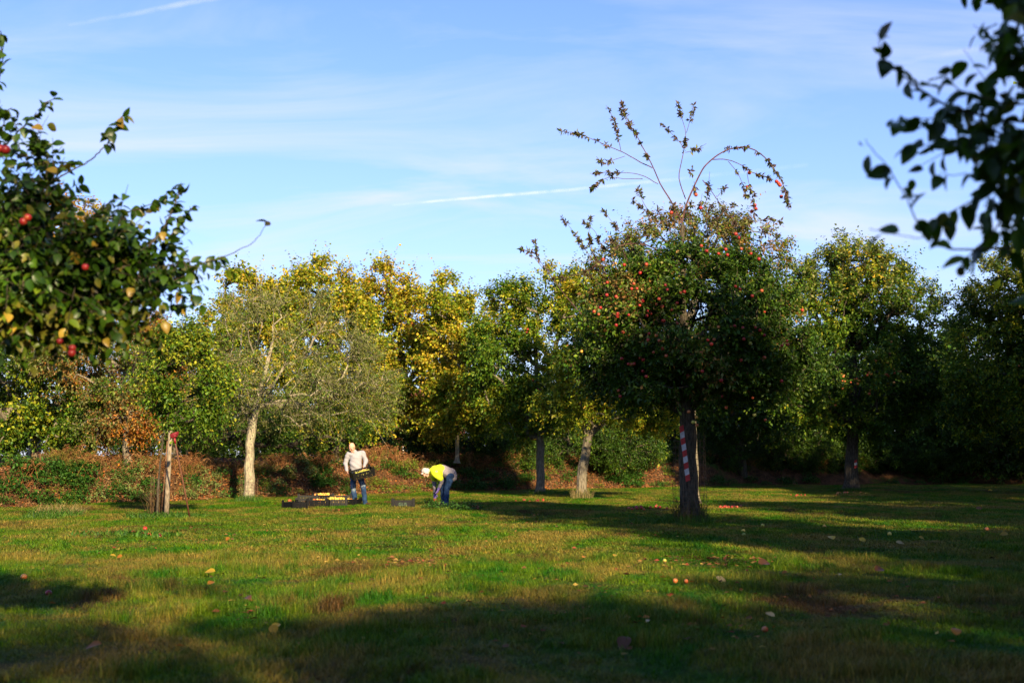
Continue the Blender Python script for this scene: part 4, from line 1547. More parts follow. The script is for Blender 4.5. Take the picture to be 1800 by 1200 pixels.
def bracken_mesh(seed, cols, n=16, green=0.0):
    g = np.random.default_rng(seed)
    mb = MB()
    for i in range(n):
        a = g.random() * 6.283
        L = .7 + .7 * g.random()
        t = np.linspace(0, 1, 7)
        lift = .35 + .55 * g.random()
        out = L * .65
        st = np.array([g.normal(0, .25), g.normal(0, .2), -.05])
        pts = st + np.c_[np.cos(a) * out * t, np.sin(a) * out * t, lift * np.sin(t * 2.3) / .95]
        c = np.asarray(cols[int(g.integers(0, len(cols)))]) * (.7 + .6 * g.random())
        mb.tube(pts, np.linspace(.009, .003, 7), 3, c, cap=False)
        if g.random() < .75:
            m = 22
            s = np.linspace(.3, 1, m)
            q = np.stack([np.interp(s, t, pts[:, k]) for k in range(3)], 1)
            sd = np.array([-np.sin(a), np.cos(a), 0]) * np.where(np.arange(m) % 2, 1, -1)[:, None]
            d = sd + np.array([np.cos(a), np.sin(a), -.5]) * .5 + g.normal(0, .25, (m, 3))
            cc = np.tile(c, (m, 1)) * (.7 + .7 * g.random((m, 1)))
            mb.kites(q, d, g.normal(0, .4, (m, 3)) + np.array([0, 0, 1.]), .19 * (1.15 - s), cc, .35)
    return mb.mesh('dead_bracken', DEAD)


BRC = [(.20, .085, .03), (.27, .12, .045), (.15, .06, .025), (.32, .17, .07)]
BRG = [(.14, .12, .025), (.20, .14, .03), (.10, .11, .02)]
BR = [bracken_mesh(s, BRC) for s in (1, 2, 3)]
BRY = [bracken_mesh(s, BRG) for s in (4, 5)]
for i in range(190):
    px = float(g.uniform(-30, 1180)) if i < 172 else float(g.uniform(1180, 1800))
    u = float(g.uniform(1.4, 4.0))
    q = bank_pt(bank_s_for_px(px), u)
    yel = g.random() < .25
    o = inst('dead_bracken', (BRY if yel else BR)[int(g.integers(0, 2))], None, q, None, float((.32 if px < 430 else .42) + .36 * g.random()))
    o.rotation_euler = (0, 0, float(g.random() * 6.28))
    tag(o, '%s bracken arching over the bank %s' % ('yellowing' if yel else 'rust brown dead', zone(px)), 'bracken', 'bracken along the top of the bank')

# dead leaves lying on the bank and the lawn
def litter(name, label, q, nrm, size, cols, seed):
    g = np.random.default_rng(seed)
    n = len(q)
    d = g.normal(0, 1, (n, 3))
    d -= nrm * (d * nrm).sum(1, keepdims=True)
    mb = MB()
    c = np.asarray(cols)[g.integers(0, len(cols), n)] * (.6 + .8 * g.random((n, 1)))
    mb.kites(q, d, nrm + g.normal(0, .35, (n, 3)), size * (.6 + .8 * g.random(n)), c, .65)
    return tag(mb.build(name, DEAD), label, 'dead leaves', kind='stuff')


n = 30000
s, u = g.random(n) ** .8 * .72, g.random(n) * 2.6
q = bank_pt(s, u)
q[:, 2] += .02 + .03 * g.random(n)
litter('bank_leaf_litter', 'brown and orange dead leaves covering the bank', q, np.tile(np.array([0, -.55, .8]), (n, 1)), .075,
       [(.16, .07, .028), (.22, .10, .04), (.10, .045, .022), (.28, .10, .025), (.07, .035, .02), (.22, .14, .07)], 5)
n = 16000
s_, u_ = g.random(n) * .8, g.random(n) ** .8 * 3.4
q = bank_pt(s_, u_)
den = np.sin(q[:, 0] * 1.3) * np.sin(q[:, 0] * .37 + u_ * 1.7) + .6 * np.sin(q[:, 0] * 3.1 + u_ * 4)
q = q[den + g.normal(0, .4, n) > 0]
n = len(q)
d = g.normal(0, .55, (n, 3)) + np.array([0, -.25, .75])
cb_ = np.array([(.24, .15, .06), (.17, .09, .035), (.30, .20, .09), (.10, .10, .02), (.13, .06, .025)])[g.integers(0, 5, n)] * (.6 + .7 * g.random((n, 1)))
mb = MB()
mb.kites(q, d, g.normal(0, 1, (n, 3)), .22 * (.5 + 1.1 * g.random(n)), cb_, .055, .05)
tag(mb.build('dead_grass', DEAD), 'tangled dead grass and stalks over the bank', 'dead grass', kind='stuff')
LQ = []
for px, py, sx, sy, k in ((700, 993, 90, 9, 160), (1250, 989, 120, 9, 200), (1150, 935, 110, 10, 120), (420, 880, 60, 6, 90), (620, 899, 70, 5, 110), (690, 885, 40, 4, 60), (800, 890, 60, 4, 90), (1290, 868, 60, 3, 50), (1470, 871, 90, 4, 90),
                          (1200, 905, 80, 6, 60), (230, 897, 50, 4, 60), (920, 905, 300, 40, 260), (1300, 880, 400, 14, 300), (500, 960, 500, 60, 260), (1100, 1060, 700, 90, 300), (700, 930, 600, 40, 300), (430, 1075, 40, 20, 25)):
    xs, ys = px + g.normal(0, sx * .55, k), py + g.normal(0, sy * .55, k)
    for a, b_ in zip(xs, ys):
        if b_ > 862:
            p = G(a, b_)
            p[2] = .025 + .02 * g.random() + lawn_z(p[0], p[1])
            LQ.append(p)
LQ = np.array(LQ)
litter('lawn_leaf_litter', 'small withered brown leaves scattered over the lawn', LQ, np.tile(np.array([0, 0, 1.]), (len(LQ), 1)), .065,
       [(.10, .05, .025), (.16, .07, .03), (.26, .12, .04), (.07, .04, .02), (.34, .24, .06), (.2, .05, .03)], 6)

# green weeds in front of the woman
for i, (px, py) in enumerate(((745, 893), (757, 896), (768, 895), (783, 899), (796, 897), (808, 898), (820, 897), (750, 888), (832, 897))):
    o = inst('weed', W_NET[i % 2] if i % 3 else W_LIME[0], None, G(px, py), None, .42 + .1 * (i % 3))
    tag(o, 'low leafy green weed in the grass at the feet of the stooping woman', 'plant', 'weeds in the grass by the woman')

# ------------------------------------------------------------------ fallen apples and leaves on the lawn
def ground_thing(name, me, px, py, label, cat, group=None, scale=1.0, lift=.045, flat=False):
    p = G(px, py)
    p[2] = lawn_z(p[0], p[1]) + lift
    qn = rquat()
    if flat:
        qn = Quaternion((1, 0, 0), random.uniform(.35, .8)) @ Quaternion((0, 0, 1), random.random() * 6.28)
    o = inst(name, me, None, p, qn, scale)
    return tag(o, label, cat, group)


for px, py, me, lab, sc_ in (
    (42, 1021, AP_PINK[0], 'orange apple lying in the grass at the far left', 1.0),
    (85, 1047, AP_RED[2], 'dull red apple lying in the grass, lower right of the orange one at far left', .9),
    (1338, 993, AP_RED[0], 'bright red apple lying beside a brown leaf in front of the large apple tree', 1.0),
    (1307, 937, AP_YEL[0], 'pale yellow apple, upper one of a pair right of the large apple tree', 1.0),
    (1308, 947, AP_GREEN[0], 'greenish apple, lower one of a pair right of the large apple tree', .9),
    (1341, 929, AP_GREEN[0], 'greenish yellow apple lying behind the pair right of the large apple tree', 1.0),
    (1449, 929, AP_YEL[1], 'pinkish yellow apple lying in the grass below the broad dark tree', 1.0),
    (1564, 942, AP_YEL[0], 'yellow apple lying in the grass on the right, nearest the broad dark tree', 1.0),
    (1735, 934, AP_PINK[1], 'red brown apple lying alone in the grass near the right edge', 1.15),
    (1187, 1031, AP_PINK[1], 'orange apple, left one of a pair in the dark foreground grass', .75),
    (1206, 1031, AP_PINK[1], 'orange apple, right one of a pair in the dark foreground grass', .65),
    (1345, 1114, AP_PINK[1], 'small orange apple lying in the blurred foreground grass', .7),
    (783, 1000, AP_PINK[1], 'reddish apple on the bare brown patch in the middle of the lawn', .7),
    (509, 884, AP_RED[1], 'red apple in the grass behind the leftmost crate', 1.8),
    (1168, 992, AP_GREEN[0], 'small green apple on the lawn below the large tree', .7),
):
    ground_thing('fallen_apple', me, px, py, lab, 'apple', 'windfall apples on the lawn', sc_)
for cx, cy, sx, sy, n, lab in ((1283, 893, 20, 3, 16, 'red windfall apple in the heap right of the large apple tree trunk'),
                               (1130, 895, 30, 2.5, 16, 'red windfall apple in the scatter left of the large apple tree trunk'),
                               (935, 881, 26, 2, 9, 'red windfall apple on the lawn below the straight grey trunk'),
                               (838, 895, 12, 3, 6, 'red windfall apple in the grass right of the green weeds'),
                               (1490, 869, 30, 2, 10, 'orange windfall apple in the row beside the broad dark trunk'),
                               (1400, 871, 26, 1.5, 6, 'dark red windfall apple left of the broad dark trunk'),
                               (240, 941, 30, 4, 6, 'dark red windfall apple half hidden in the flat green patch at left')):
    for i in range(n):
        me = AP_RED[i % 3] if 'orange' not in lab else AP_PINK[i % 2]
        ground_thing('fallen_apple', me, cx + g.normal(0, sx * .6), cy + g.normal(0, sy * .6), lab, 'apple', 'windfall apples on the lawn', float(.8 + .4 * g.random()))
LEAFY = near_leaf_mesh('fallen_leaf', (.50, .34, .03), (.55, .36, .03), .75, .2, .3)[0].mesh('fallen_leaf', LEAF_NEAR, True)
LEAFO = near_leaf_mesh('fallen_leaf', (.45, .20, .02), (.40, .14, .02), .75, .3, .3)[0].mesh('fallen_leaf', LEAF_NEAR, True)
LEAFC = near_leaf_mesh('fallen_leaf', (.48, .40, .2), (.42, .3, .12), .5, .3, .3)[0].mesh('fallen_leaf', LEAF_NEAR, True)
LEAFB = near_leaf_mesh('fallen_leaf', (.16, .07, .03), (.11, .05, .02), .7, .4, .4)[0].mesh('fallen_leaf', LEAF_NEAR, True)
for px, py, me, lab, sc_ in (
    (479, 1112, LEAFY, 'bright yellow fallen leaf, left of two touching ones in the foreground', .085), (492, 1111, LEAFY, 'bright yellow fallen leaf, right of two touching ones in the foreground', .085),
    (178, 1152, LEAFO, 'orange fallen leaf at the lower left, nearest to the camera', .10), (378, 1015, LEAFY, 'yellow fallen leaf in the lit grass left of centre', .11),
    (365, 1042, LEAFO, 'small orange leaf below the yellow leaf left of centre', .07), (1259, 1025, LEAFC, 'cream curled leaf lying in the dark grass right of centre', .13),
    (1333, 999, LEAFB, 'brown leaf beside the bright red apple', .16), (1538, 1012, LEAFB, 'reddish brown leaf in the dark grass on the right', .13),
    (1465, 957, LEAFY, 'yellow leaf at the left end of the twiggy patch on the right', .14), (1510, 953, LEAFY, 'yellow leaf at the right end of the twiggy patch', .12),
    (1575, 962, LEAFC, 'pale leaf right of the twiggy patch', .12), (1772, 947, LEAFY, 'yellow brown leaf close to the right edge', .12), (1682, 1137, LEAFO, 'orange brown leaf in the lower right corner grass', .09),
    (1716, 898, LEAFB, 'upright brown leaf far off at the right', .2), (1744, 864, LEAFY, 'yellow leaf far off at the right edge of the lawn', .16), (1615, 950, LEAFY, 'tiny yellow leaf right of the yellow apple', .08),
    (440, 1069, LEAFB, 'dark brown leaf in the foreground left of centre', .09), (1100, 1135, LEAFB, 'large dark leaf in the bottom centre grass', .13), (1137, 1110, LEAFC, 'pale leaf in the bottom grass right of centre', .06),
    (1362, 1096, LEAFC, 'small cream leaf near the bottom on the right', .08), (1475, 1021, LEAFC, 'small cream leaf in the dark grass on the right', .06), (1384, 1012, LEAFO, 'small orange leaf below the brown leaf', .06),
    (193, 985, LEAFY, 'small yellow leaf in the dry grass at left', .07), (215, 986, LEAFO, 'small orange leaf in the dry grass at left', .07), (403, 952, LEAFO, 'small orange leaf in front of the picker pole', .08),
    (1025, 988, LEAFO, 'orange leaf at the left end of the bare patch', .07), (1080, 988, LEAFY, 'yellow leaf in the bare patch in front of the large tree', .07),
):
    ground_thing('fallen_leaf', me, px, py, lab, 'leaf', 'fallen leaves on the lawn', sc_ * 1.15, .075, True)

# ------------------------------------------------------------------ stake, wire guard, fruit picker
p0, p1 = G(292, 908), P(300, 757, 32.6)
st = empty('stake', p0, 'round weathered wooden stake leaning beside the young tree at left', 'stake')
mb = MB()
d = p1 - p0
mb.tube([np.array((0, 0, -.1)), d * .3, d * .7, d], [.060, .057, .053, .050], 12, lump=.06)
mb.build('post', WOOD_POST, st, True)
mb = MB()
q0, q1 = G(283, 907), P(294, 775, 32.4)
mb.tube([q0 - q0, (q1 - q0) * .5 + np.array([.01, 0, 0]), q1 - q0], [.016, .015, .012], 7, lump=.1)
o = mb.build('cane', bark_material('cane_bark', (.12, .06, .035), (.22, .12, .07)), None, True)
o.location = q0
tag(o, 'thin reddish brown cane standing between the stake and the wire guard', 'cane')


def wire_guard(base, rad, h, nv, nh, label, sag=.02, top=None):
    root = empty('tree_guard', base, label, 'tree guard')
    g = np.random.default_rng(int(rad * 1000))
    mb = MB()
    a = np.arange(nv) / nv * 6.283
    for k in a:
        zs = np.linspace(0, h * (1 + .05 * g.normal()), 6)
        r = rad * (1 + .05 * np.sin(zs * 3 + k * 2))
        mb.tube(np.c_[np.cos(k) * r, np.sin(k) * r, zs], .0035, 3, cap=False)
    mb.build('upright_wires', WIRE, root)
    mb = MB()
    t = np.linspace(0, 6.283, 25)
    for z in np.linspace(.06, h * .97, nh):
        r = rad * (1 + .05 * np.sin(z * 3 + t * 2))
        mb.tube(np.c_[np.cos(t) * r, np.sin(t) * r, z + .012 * np.sin(t * 3)], .003, 3, cap=False)
    mb.build('ring_wires', WIRE, root)
    return root


b = G(277, 906)
wire_guard(b, .17, .88, 16, 10, 'short rusty wire mesh guard full of dry grass round the young tree')
DRYIN = long_grass(260, .34, .25, .75, [(.13, .085, .04), (.2, .14, .06), (.09, .06, .03)], 9, .006)
o = tag(inst('dry_grass', DRYIN, None, b), 'dry brown grass standing inside the wire guard of the young tree', 'dry grass')
b = np.array(t1.location)
wire_guard(b, .34, 1.75, 18, 14, 'tall wire mesh guard wrapped round the trunk of the large red apple tree')
DRYT = long_grass(300, .62, .2, .7, [(.07, .07, .025), (.12, .10, .04), (.05, .07, .015)], 10, .006)
o = tag(inst('dry_grass', DRYT, None, b), 'thin dry grass standing inside the tall wire guard', 'dry grass')
b = G(437, 881)
wire_guard(b, .26, .7, 14, 8, 'low wire mesh guard round the pale lichen covered trunk')

p0, p1 = G(334, 912), P(307, 772, 31.2)
fp = empty('fruit_picker', p0, 'long wooden fruit picker pole with a red basket head leaning up into the young tree', 'fruit picker')
d = p1 - p0
mb = MB()
mb.tube([np.zeros(3), d * .35 + np.array([.006, 0, 0]), d * .7, d], [.021, .02, .019, .018], 8)
mb.build('pole', POLE, fp, True)
ud = d / np.linalg.norm(d)
mb = MB()
mb.tube([d - ud * .09, d + ud * .03], [.024, .026], 10)
mb.build('socket', RED_PAINT, fp, True)
hc = d + np.array([-.01, 0, .10])
mb = MB()
t = np.linspace(0, 6.283, 19)
for z, r in ((-.045, .075), (.035, .092), (-.015, .085), (.015, .088)):
    mb.tube(hc + np.c_[np.cos(t) * r, np.sin(t) * r * .8, np.full(19, z) + .03 * np.cos(t)], .009, 6, cap=False)
for k in np.arange(16) / 16 * 6.283:
    mb.tube([hc + np.array([np.cos(k) * .075, np.sin(k) * .06, -.045 + .03 * np.cos(k)]), hc + np.array([np.cos(k) * .092, np.sin(k) * .075, .035 + .03 * np.cos(k)])], .007, 4)
mb.build('basket_ring', RED_PAINT, fp, True)
mb = MB()
mb.ball(hc + np.array([0, 0, -.03]), (.072, .06, .035), (1, 1, 1), 12)
mb.build('basket_bag', RED_PAINT, fp, True)
mb = MB()
mb.tube([d + ud * .02, hc + np.array([0, 0, -.08])], [.012, .012], 8)
mb.build('neck', WIRE, fp, True)


# ------------------------------------------------------------------ striped tape on the trunks
def striped_tape(D, pts, wid, nb, label):
    a, b_ = P(*pts[0], D), P(*pts[1], D)
    root = empty('striped_tape', (a[0], D, 0), label, 'tape')
    ax = b_ - a
    side = np.array([1., 0, 0])
    slant = np.array([0, 0, .04])
    for i in range(nb):
        q0, q1 = a + ax * (i / nb), a + ax * ((i + 1) / nb)
        bow = .012 * math.sin(i * 1.1)
        mb = MB()
        v = []
        for q in (q0, q1):
            for s_ in (-1, 1):
                for y in (-.004, .004):
                    v.append(q + side * s_ * wid / 2 + slant * s_ * .5 + np.array([0, y + bow, 0]))
        v = np.array(v) - np.array(root.location)
        mb.add(v, [(0, 1, 3, 2), (4, 6, 7, 5), (0, 4, 5, 1), (2, 3, 7, 6), (0, 2, 6, 4), (1, 5, 7, 3)])
        mb.build('red_band' if i % 2 == 0 else 'white_band', TAPE_RED if i % 2 == 0 else TAPE_WHITE, root)


striped_tape(29.3, [(1197.5, 748), (1209.5, 845)], .088, 9, 'red and white striped tape hanging down the trunk of the large apple tree')
striped_tape(55.6, [(1504, 808), (1504.5, 822)], .1, 3, 'small scrap of red and white tape on the broad dark trunk')

# ------------------------------------------------------------------ crates
def build_crate_meshes():
    L, W, H = .60, .40, .195
    parts = []

    def wall(length, ax):
        mb = MB()
        t = .012

        def bx(x0, x1, z0, z1, th=t):
            mb.box((x0, -th / 2, z0), (x1, th / 2, z1))
        h = length / 2 - .03
        bx(-h, h, .0, .03)
        bx(-h, h, H - .035, H)
        bx(-h, h, .085, .10, t * .8)
        n = int(length / .05)
        for i in range(n):
            x = -h + (i + .5) * 2 * h / n
            bx(x - .019, x + .019, .031, .0845, t * .7)
            bx(x - .019, x + .019, .1005, H - .0355, t * .7)
        return mb
    me_l = wall(L, 0).mesh('crate_long_wall', BLACK_PLASTIC)
    me_s = wall(W, 1).mesh('crate_short_wall', BLACK_PLASTIC)
    mb = MB()
    mb.box((-L / 2 + .01, -W / 2 + .01, .004), (L / 2 - .01, W / 2 - .01, .016))
    me_b = mb.mesh('crate_base', BLACK_PLASTIC)
    mb = MB()
    mb.box((-.035, -.014, 0), (.035, .014, H + .035))
    mb.box((-.014, -.034, .002), (.014, .0135, H + .033))
    mb.box((-.030, -.011, H + .0352), (-.006, .011, H + .052))
    mb.box((.010, -.011, H + .0352), (.030, .011, H + .052))
    me_p = mb.mesh('crate_corner', BLACK_PLASTIC)
    return L, W, H, me_l, me_s, me_b, me_p


CL, CW, CH, me_l, me_s, me_b, me_p = build_crate_meshes()


def make_crate(loc, rz, label, tilt=None):
    r = empty('crate', loc, label, 'crate', 'black plastic fruit crates', rz)
    if tilt:
        r.rotation_euler = tilt
    inst('base', me_b, r)
    for s_ in (-1, 1):
        inst('side_wall', me_l, r, (0, s_ * (CW / 2 - .006), .002))
        o = inst('end_wall', me_s, r, (s_ * (CL / 2 - .006), 0, .002))
        o.rotation_euler = (0, 0, R(90))
    for sx in (-1, 1):
        for sy in (-1, 1):
            o = inst('corner_post', me_p, r, (sx * (CL / 2 - .026), sy * (CW / 2 - .008), .003))
            o.scale = (sx, -sy, 1)
    return r


def fill_crate(r, n, meshes, label, level=.13, heap=.05, x0=-.25, x1=.25):
    """apples lie in the crate: things of their own"""
    M = r.matrix_basis
    k = 0
    sp = .07
    pts = []
    for ix in range(int((x1 - x0) / sp)):
        for iy in range(5):
            x = x0 + (ix + .5) * sp + random.uniform(-.012, .012)
            y = -.145 + iy * .072 + random.uniform(-.012, .012)
            e = (1 - (y / .2) ** 2) * (1 - (x / .33) ** 2)
            pts.append((x, y, level + heap * e + random.uniform(-.015, .015)))
    random.shuffle(pts)
    pts = pts[:n]
    for p in pts:
        q = M @ Vector(p)
        o = inst('apple', random.choice(meshes), None, q, rquat(), random.uniform(.85, 1.08))
        tag(o, label, 'apple', 'apples heaped in the crates')
    mb = MB()
    for ix in range(7):
        for iy in range(5):
            mb.ball((-.23 + ix * .076, -.145 + iy * .072, level - .055), .036, (.45, .3, .05), 7)
    tag(mb.build('apple_layer', APPLE, r, True), kind='stuff')


MIXY = AP_YEL * 4 + AP_PINK
crates = [
    # px, py of the base centre, rotation, label, apples
    (518, 895.5, -52, 'empty looking black crate at the left front of the row, seen from its corner', 8, .05),
    (541, 890, 20, 'black crate with few yellow apples, behind the leftmost one', 26, .10),
    (561, 890.5, -6, 'crate of orange and yellow apples in the front row, left of the tilted heap', 30, .135),
    (590, 890, 10, 'crate in the front row heaped with apples right down its front', 35, .185),
    (613, 889, -14, 'crate in the front row touching the left boot of the man', 30, .13),
    (541, 882, 8, 'back row crate at the left end, with gaps in its wall', 14, .09),
    (568, 881, -4, 'back row crate in the middle, heaped with yellow apples', 35, .18),
    (601, 881, 5, 'back row crate at the right end, behind the man', 30, .13),
]
for px, py, rz, lab, n, lev in crates:
    q = G(px, py)
    r = make_crate(q, R(rz), lab)
    short = lab.split(',')[0]
    fill_crate(r, n, MIXY, 'apple lying in the ' + short.replace('empty looking ', ''), lev, .05 if n > 20 else .0)
solo = make_crate(G(708.5, 892), R(1.5), 'empty black crate standing alone on the grass between the man and the woman')
cu = bpy.data.curves.new('lettering', 'FONT')
cu.body = 'GLIS'
cu.size = .115
cu.align_x = 'CENTER'
cu.extrude = .001
to = bpy.data.objects.new('lettering_source', cu)
COL.objects.link(to)
bpy.context.view_layer.update()
tm = bpy.data.meshes.new_from_object(to.evaluated_get(bpy.context.evaluated_depsgraph_get()))
bpy.data.objects.remove(to)
tm.materials.clear()
tm.materials.append(solid('pale_print', (.10, .17, .10), .6, .2))
lt = inst('lettering', tm, solo, (0, -CW / 2 - .011, .065))
lt.rotation_euler = (R(90), 0, 0)
mb = MB()
mb.box((-.2, -CW / 2 - .009, .032), (.2, -CW / 2 - .001, .155))
mb.build('name_plate', BLACK_PLASTIC, solo)


# ------------------------------------------------------------------ people
def remeshed(name, mb, mat, parent, voxel, smooth=3, crease=0.0, seed=0, freq=16):
    """fuse the overlapping shapes into one continuous skin"""
    o = mb.build(name + '_source', mat, None, True)
    md = o.modifiers.new('fuse', 'REMESH')
    md.mode = 'VOXEL'
    md.voxel_size = voxel
    sm = o.modifiers.new('smooth', 'SMOOTH')
    sm.iterations = smooth
    sm.factor = .5
    bpy.context.view_layer.update()
    me = bpy.data.meshes.new_from_object(o.evaluated_get(bpy.context.evaluated_depsgraph_get()))
    bpy.data.objects.remove(o)
    me.name = name
    n = len(me.vertices)
    co = np.empty(n * 3, np.float32)
    me.vertices.foreach_get('co', co)
    co = co.reshape(-1, 3)
    if crease:
        no = np.empty(n * 3, np.float32)
        me.vertices.foreach_get('normal', no)
        no = no.reshape(-1, 3)
        f = np.sin(co[:, 2] * freq * 1.9 + 2.2 * np.sin(co[:, 0] * freq * .8 + seed) + co[:, 1] * 5) * np.sin(co[:, 0] * freq * .6 + co[:, 2] * 6 + seed * 2)
        f = f + .5 * np.sin(co[:, 2] * freq * 3.7 + co[:, 0] * freq * 2.1 + seed)
        co = co + no * (f * crease)[:, None]
        me.vertices.foreach_set('co', co.ravel())
    me.polygons.foreach_set('use_smooth', np.ones(len(me.polygons), bool))
    me.materials.clear()
    me.materials.append(mat)
    me.update()
    o = bpy.data.objects.new(name, me)
    COL.objects.link(o)
    o.parent = parent
    return o


def hand_shapes(mb, wrist, d, palm_n, thumb_side, curl=.8, grow_=1.0):
    """palm, four unequal bent fingers and a thumb; d = along the hand, palm_n = out of the palm"""
    d = unit(np.asarray(d, float))
    pn = np.asarray(palm_n, float)
    pn = unit(pn - d * np.dot(pn, d))
    sd = np.cross(d, pn) * thumb_side
    s = grow_
    k = wrist + d * .085
    for t in (-.026, -.009, .009, .026):
        mb.capsule(wrist + d * .02 + sd * t * .7, k + sd * t, .016 * s, .0125 * s, 8)
    for t, L in ((.028, .068), (.0095, .078), (-.0095, .072), (-.028, .055)):
        a = k + sd * t
        d1 = unit(d * math.cos(curl * .5) + pn * math.sin(curl * .5))
        d2 = unit(d * math.cos(curl * 1.3) + pn * math.sin(curl * 1.3))
        d3 = unit(d * math.cos(curl * 1.9) + pn * math.sin(curl * 1.9))
        b_ = a + d1 * L * .45
        c_ = b_ + d2 * L * .33
        e_ = c_ + d3 * L * .25
        mb.capsule(a, b_, .0105 * s, .0095 * s, 8)
        mb.capsule(b_, c_, .0095 * s, .0088 * s, 8)
        mb.capsule(c_, e_, .0088 * s, .0075 * s, 8)
    a = wrist + d * .03 + sd * .028
    b_ = a + unit(sd * .8 + d * .5 + pn * .35) * .042
    c_ = b_ + unit(d * .8 + sd * .15 + pn * .5) * .034
    mb.capsule(a, b_, .0145 * s, .0115 * s, 8)
    mb.capsule(b_, c_, .0115 * s, .009 * s, 8)


def frame(fwd, up):
    f = unit(np.asarray(fwd, float))
    u = np.asarray(up, float)
    u = unit(u - f * np.dot(u, f))
    r = np.cross(f, u)
    return r, f, u


def head_shapes(mb, c, fr, s=1.0):
    r, f, u = fr

    def at(x, y, z):
        return c + (r * x + f * y + u * z) * s
    M = np.stack([r, f, u], 1)
    mb.ball(at(0, -.012, .03), np.array([.076, .096, .092]) * s, n=18, M=M)       # skull
    mb.ball(at(0, .022, -.03), np.array([.062, .072, .078]) * s, n=16, M=M)       # face
    mb.capsule(at(0, .045, -.085), at(0, .07, -.095), .036 * s, .022 * s, 10)     # jaw and chin
    mb.capsule(at(-.026, .084, .022), at(.026, .084, .022), .014 * s, .014 * s, 8)  # brow
    mb.capsule(at(0, .094, .01), at(0, .115, -.026), .009 * s, .014 * s, 8)       # nose
    mb.capsule(at(-.012, .1, -.03), at(.012, .1, -.03), .009 * s, .009 * s, 8)
    mb.capsule(at(-.02, .083, -.056), at(.02, .083, -.056), .010 * s, .010 * s, 8)  # lips
    for sg in (-1, 1):
        mb.capsule(at(sg * .04, .072, -.025), at(sg * .05, .04, -.03), .022 * s, .024 * s, 8)  # cheek
        mb.capsule(at(sg * .078, -.008, .02), at(sg * .078, -.004, -.03), .016 * s, .011 * s, 8)  # ear
    return at


def face_parts(root, at, s, fr, glasses=False):
    for sg in (-1, 1):
        mb = MB()
        mb.ball(at(sg * .031, .081, .002), .0115 * s, (.75, .72, .68), 8)
        e = mb.build('eye', ATTR, root, True)
        mb = MB()
        mb.ball(at(sg * .030, .0915, .0), .0052 * s, (.03, .025, .02), 8)
        mb.build('iris', ATTR, e, True)
        mb = MB()
        mb.capsule(at(sg * .016, .095, .026), at(sg * .046, .086, .024), .005 * s, .004 * s, 6, c=(.25, .18, .12))
        mb.build('eyebrow', ATTR, root, True)
    mb = MB()
    mb.capsule(at(-.021, .0915, -.056), at(.021, .0915, -.056), .0045 * s, .0045 * s, 6, c=(.30, .09, .07))
    mb.build('mouth', ATTR, root, True)
    if glasses:
        mb = MB()
        t = np.linspace(0, 6.283, 15)
        for sg in (-1, 1):
            mb.tube(np.array([at(sg * .034 + .024 * math.cos(x), .108, .0 + .019 * math.sin(x)) for x in t]), .0035, 5, (.02, .02, .02), cap=False)
            mb.tube([at(sg * .058, .107, .004), at(sg * .082, .04, .01), at(sg * .084, -.01, .012)], .003, 5, (.02, .02, .02))
        mb.tube([at(-.011, .109, .003), at(.011, .109, .003)], .003, 5, (.02, .02, .02))
        mb.build('glasses', ATTR, root, True)


def skin_material(name, base, second):
    m, N, L = new_mat(name)
    out = N.new('ShaderNodeOutputMaterial')
    pb = N.new('ShaderNodeBsdfPrincipled')
    pb.inputs['Roughness'].default_value = .5
    tc = N.new('ShaderNodeTexCoord')
    L.new(nmix(N, L, base, second, ramp(N, L, noise(N, L, tc.outputs['Object'], 14, 4), .4, .65)), pb.inputs['Base Color'])
    pb.inputs['Subsurface Weight'].default_value = .15
    pb.inputs['Subsurface Radius'].default_value = (.01, .004, .002)
    L.new(pb.outputs[0], out.inputs[0])
    return m


def denim_material(name, fade):
    m, N, L = new_mat(name)
    out = N.new('ShaderNodeOutputMaterial')
    pb = N.new('ShaderNodeBsdfPrincipled')
    pb.inputs['Roughness'].default_value = .85
    pb.inputs['Specular IOR Level'].default_value = .15
    tc = N.new('ShaderNodeTexCoord')
    c = nmix(N, L, (.012, .030, .075), (.022, .055, .13), ramp(N, L, noise(N, L, tc.outputs['Object'], 9, 5), .35, .65))
    if fade:
        # worn thighs and knees
        vm = N.new('ShaderNodeVectorMath')
        vm.operation = 'DISTANCE'
        L.new(tc.outputs['Object'], vm.inputs[0])
        vm.inputs[1].default_value = (-.12, -.14, .52)
        a = ramp(N, L, vm.outputs['Value'], .18, .04)
        vm2 = N.new('ShaderNodeVectorMath')
        vm2.operation = 'DISTANCE'
        L.new(tc.outputs['Object'], vm2.inputs[0])
        vm2.inputs[1].default_value = (.14, -.12, .62)
        b_ = ramp(N, L, vm2.outputs['Value'], .16, .04)
        nz = ramp(N, L, noise(N, L, tc.outputs['Object'], 22, 4), .35, .6)
        mx = N.new('ShaderNodeMath')
        mx.operation = 'MAXIMUM'
        L.new(a, mx.inputs[0])
        L.new(b_, mx.inputs[1])
        ml = N.new('ShaderNodeMath')
        ml.operation = 'MULTIPLY'
        L.new(mx.outputs[0], ml.inputs[0])
        L.new(nz, ml.inputs[1])
        c = nmix(N, L, c, (.20, .25, .29), ml.outputs[0])
    L.new(c, pb.inputs['Base Color'])
    bp = N.new('ShaderNodeBump')
    bp.inputs['Strength'].default_value = .4
    bp.inputs['Distance'].default_value = .01
    L.new(noise(N, L, tc.outputs['Object'], 30, 5), bp.inputs['Height'])
    L.new(bp.outputs[0], pb.inputs['Normal'])
    L.new(pb.outputs[0], out.inputs[0])
    return m


SKIN = skin_material('skin', (.62, .36, .25), (.56, .28, .19))
V3 = lambda *a: np.array(a, float)

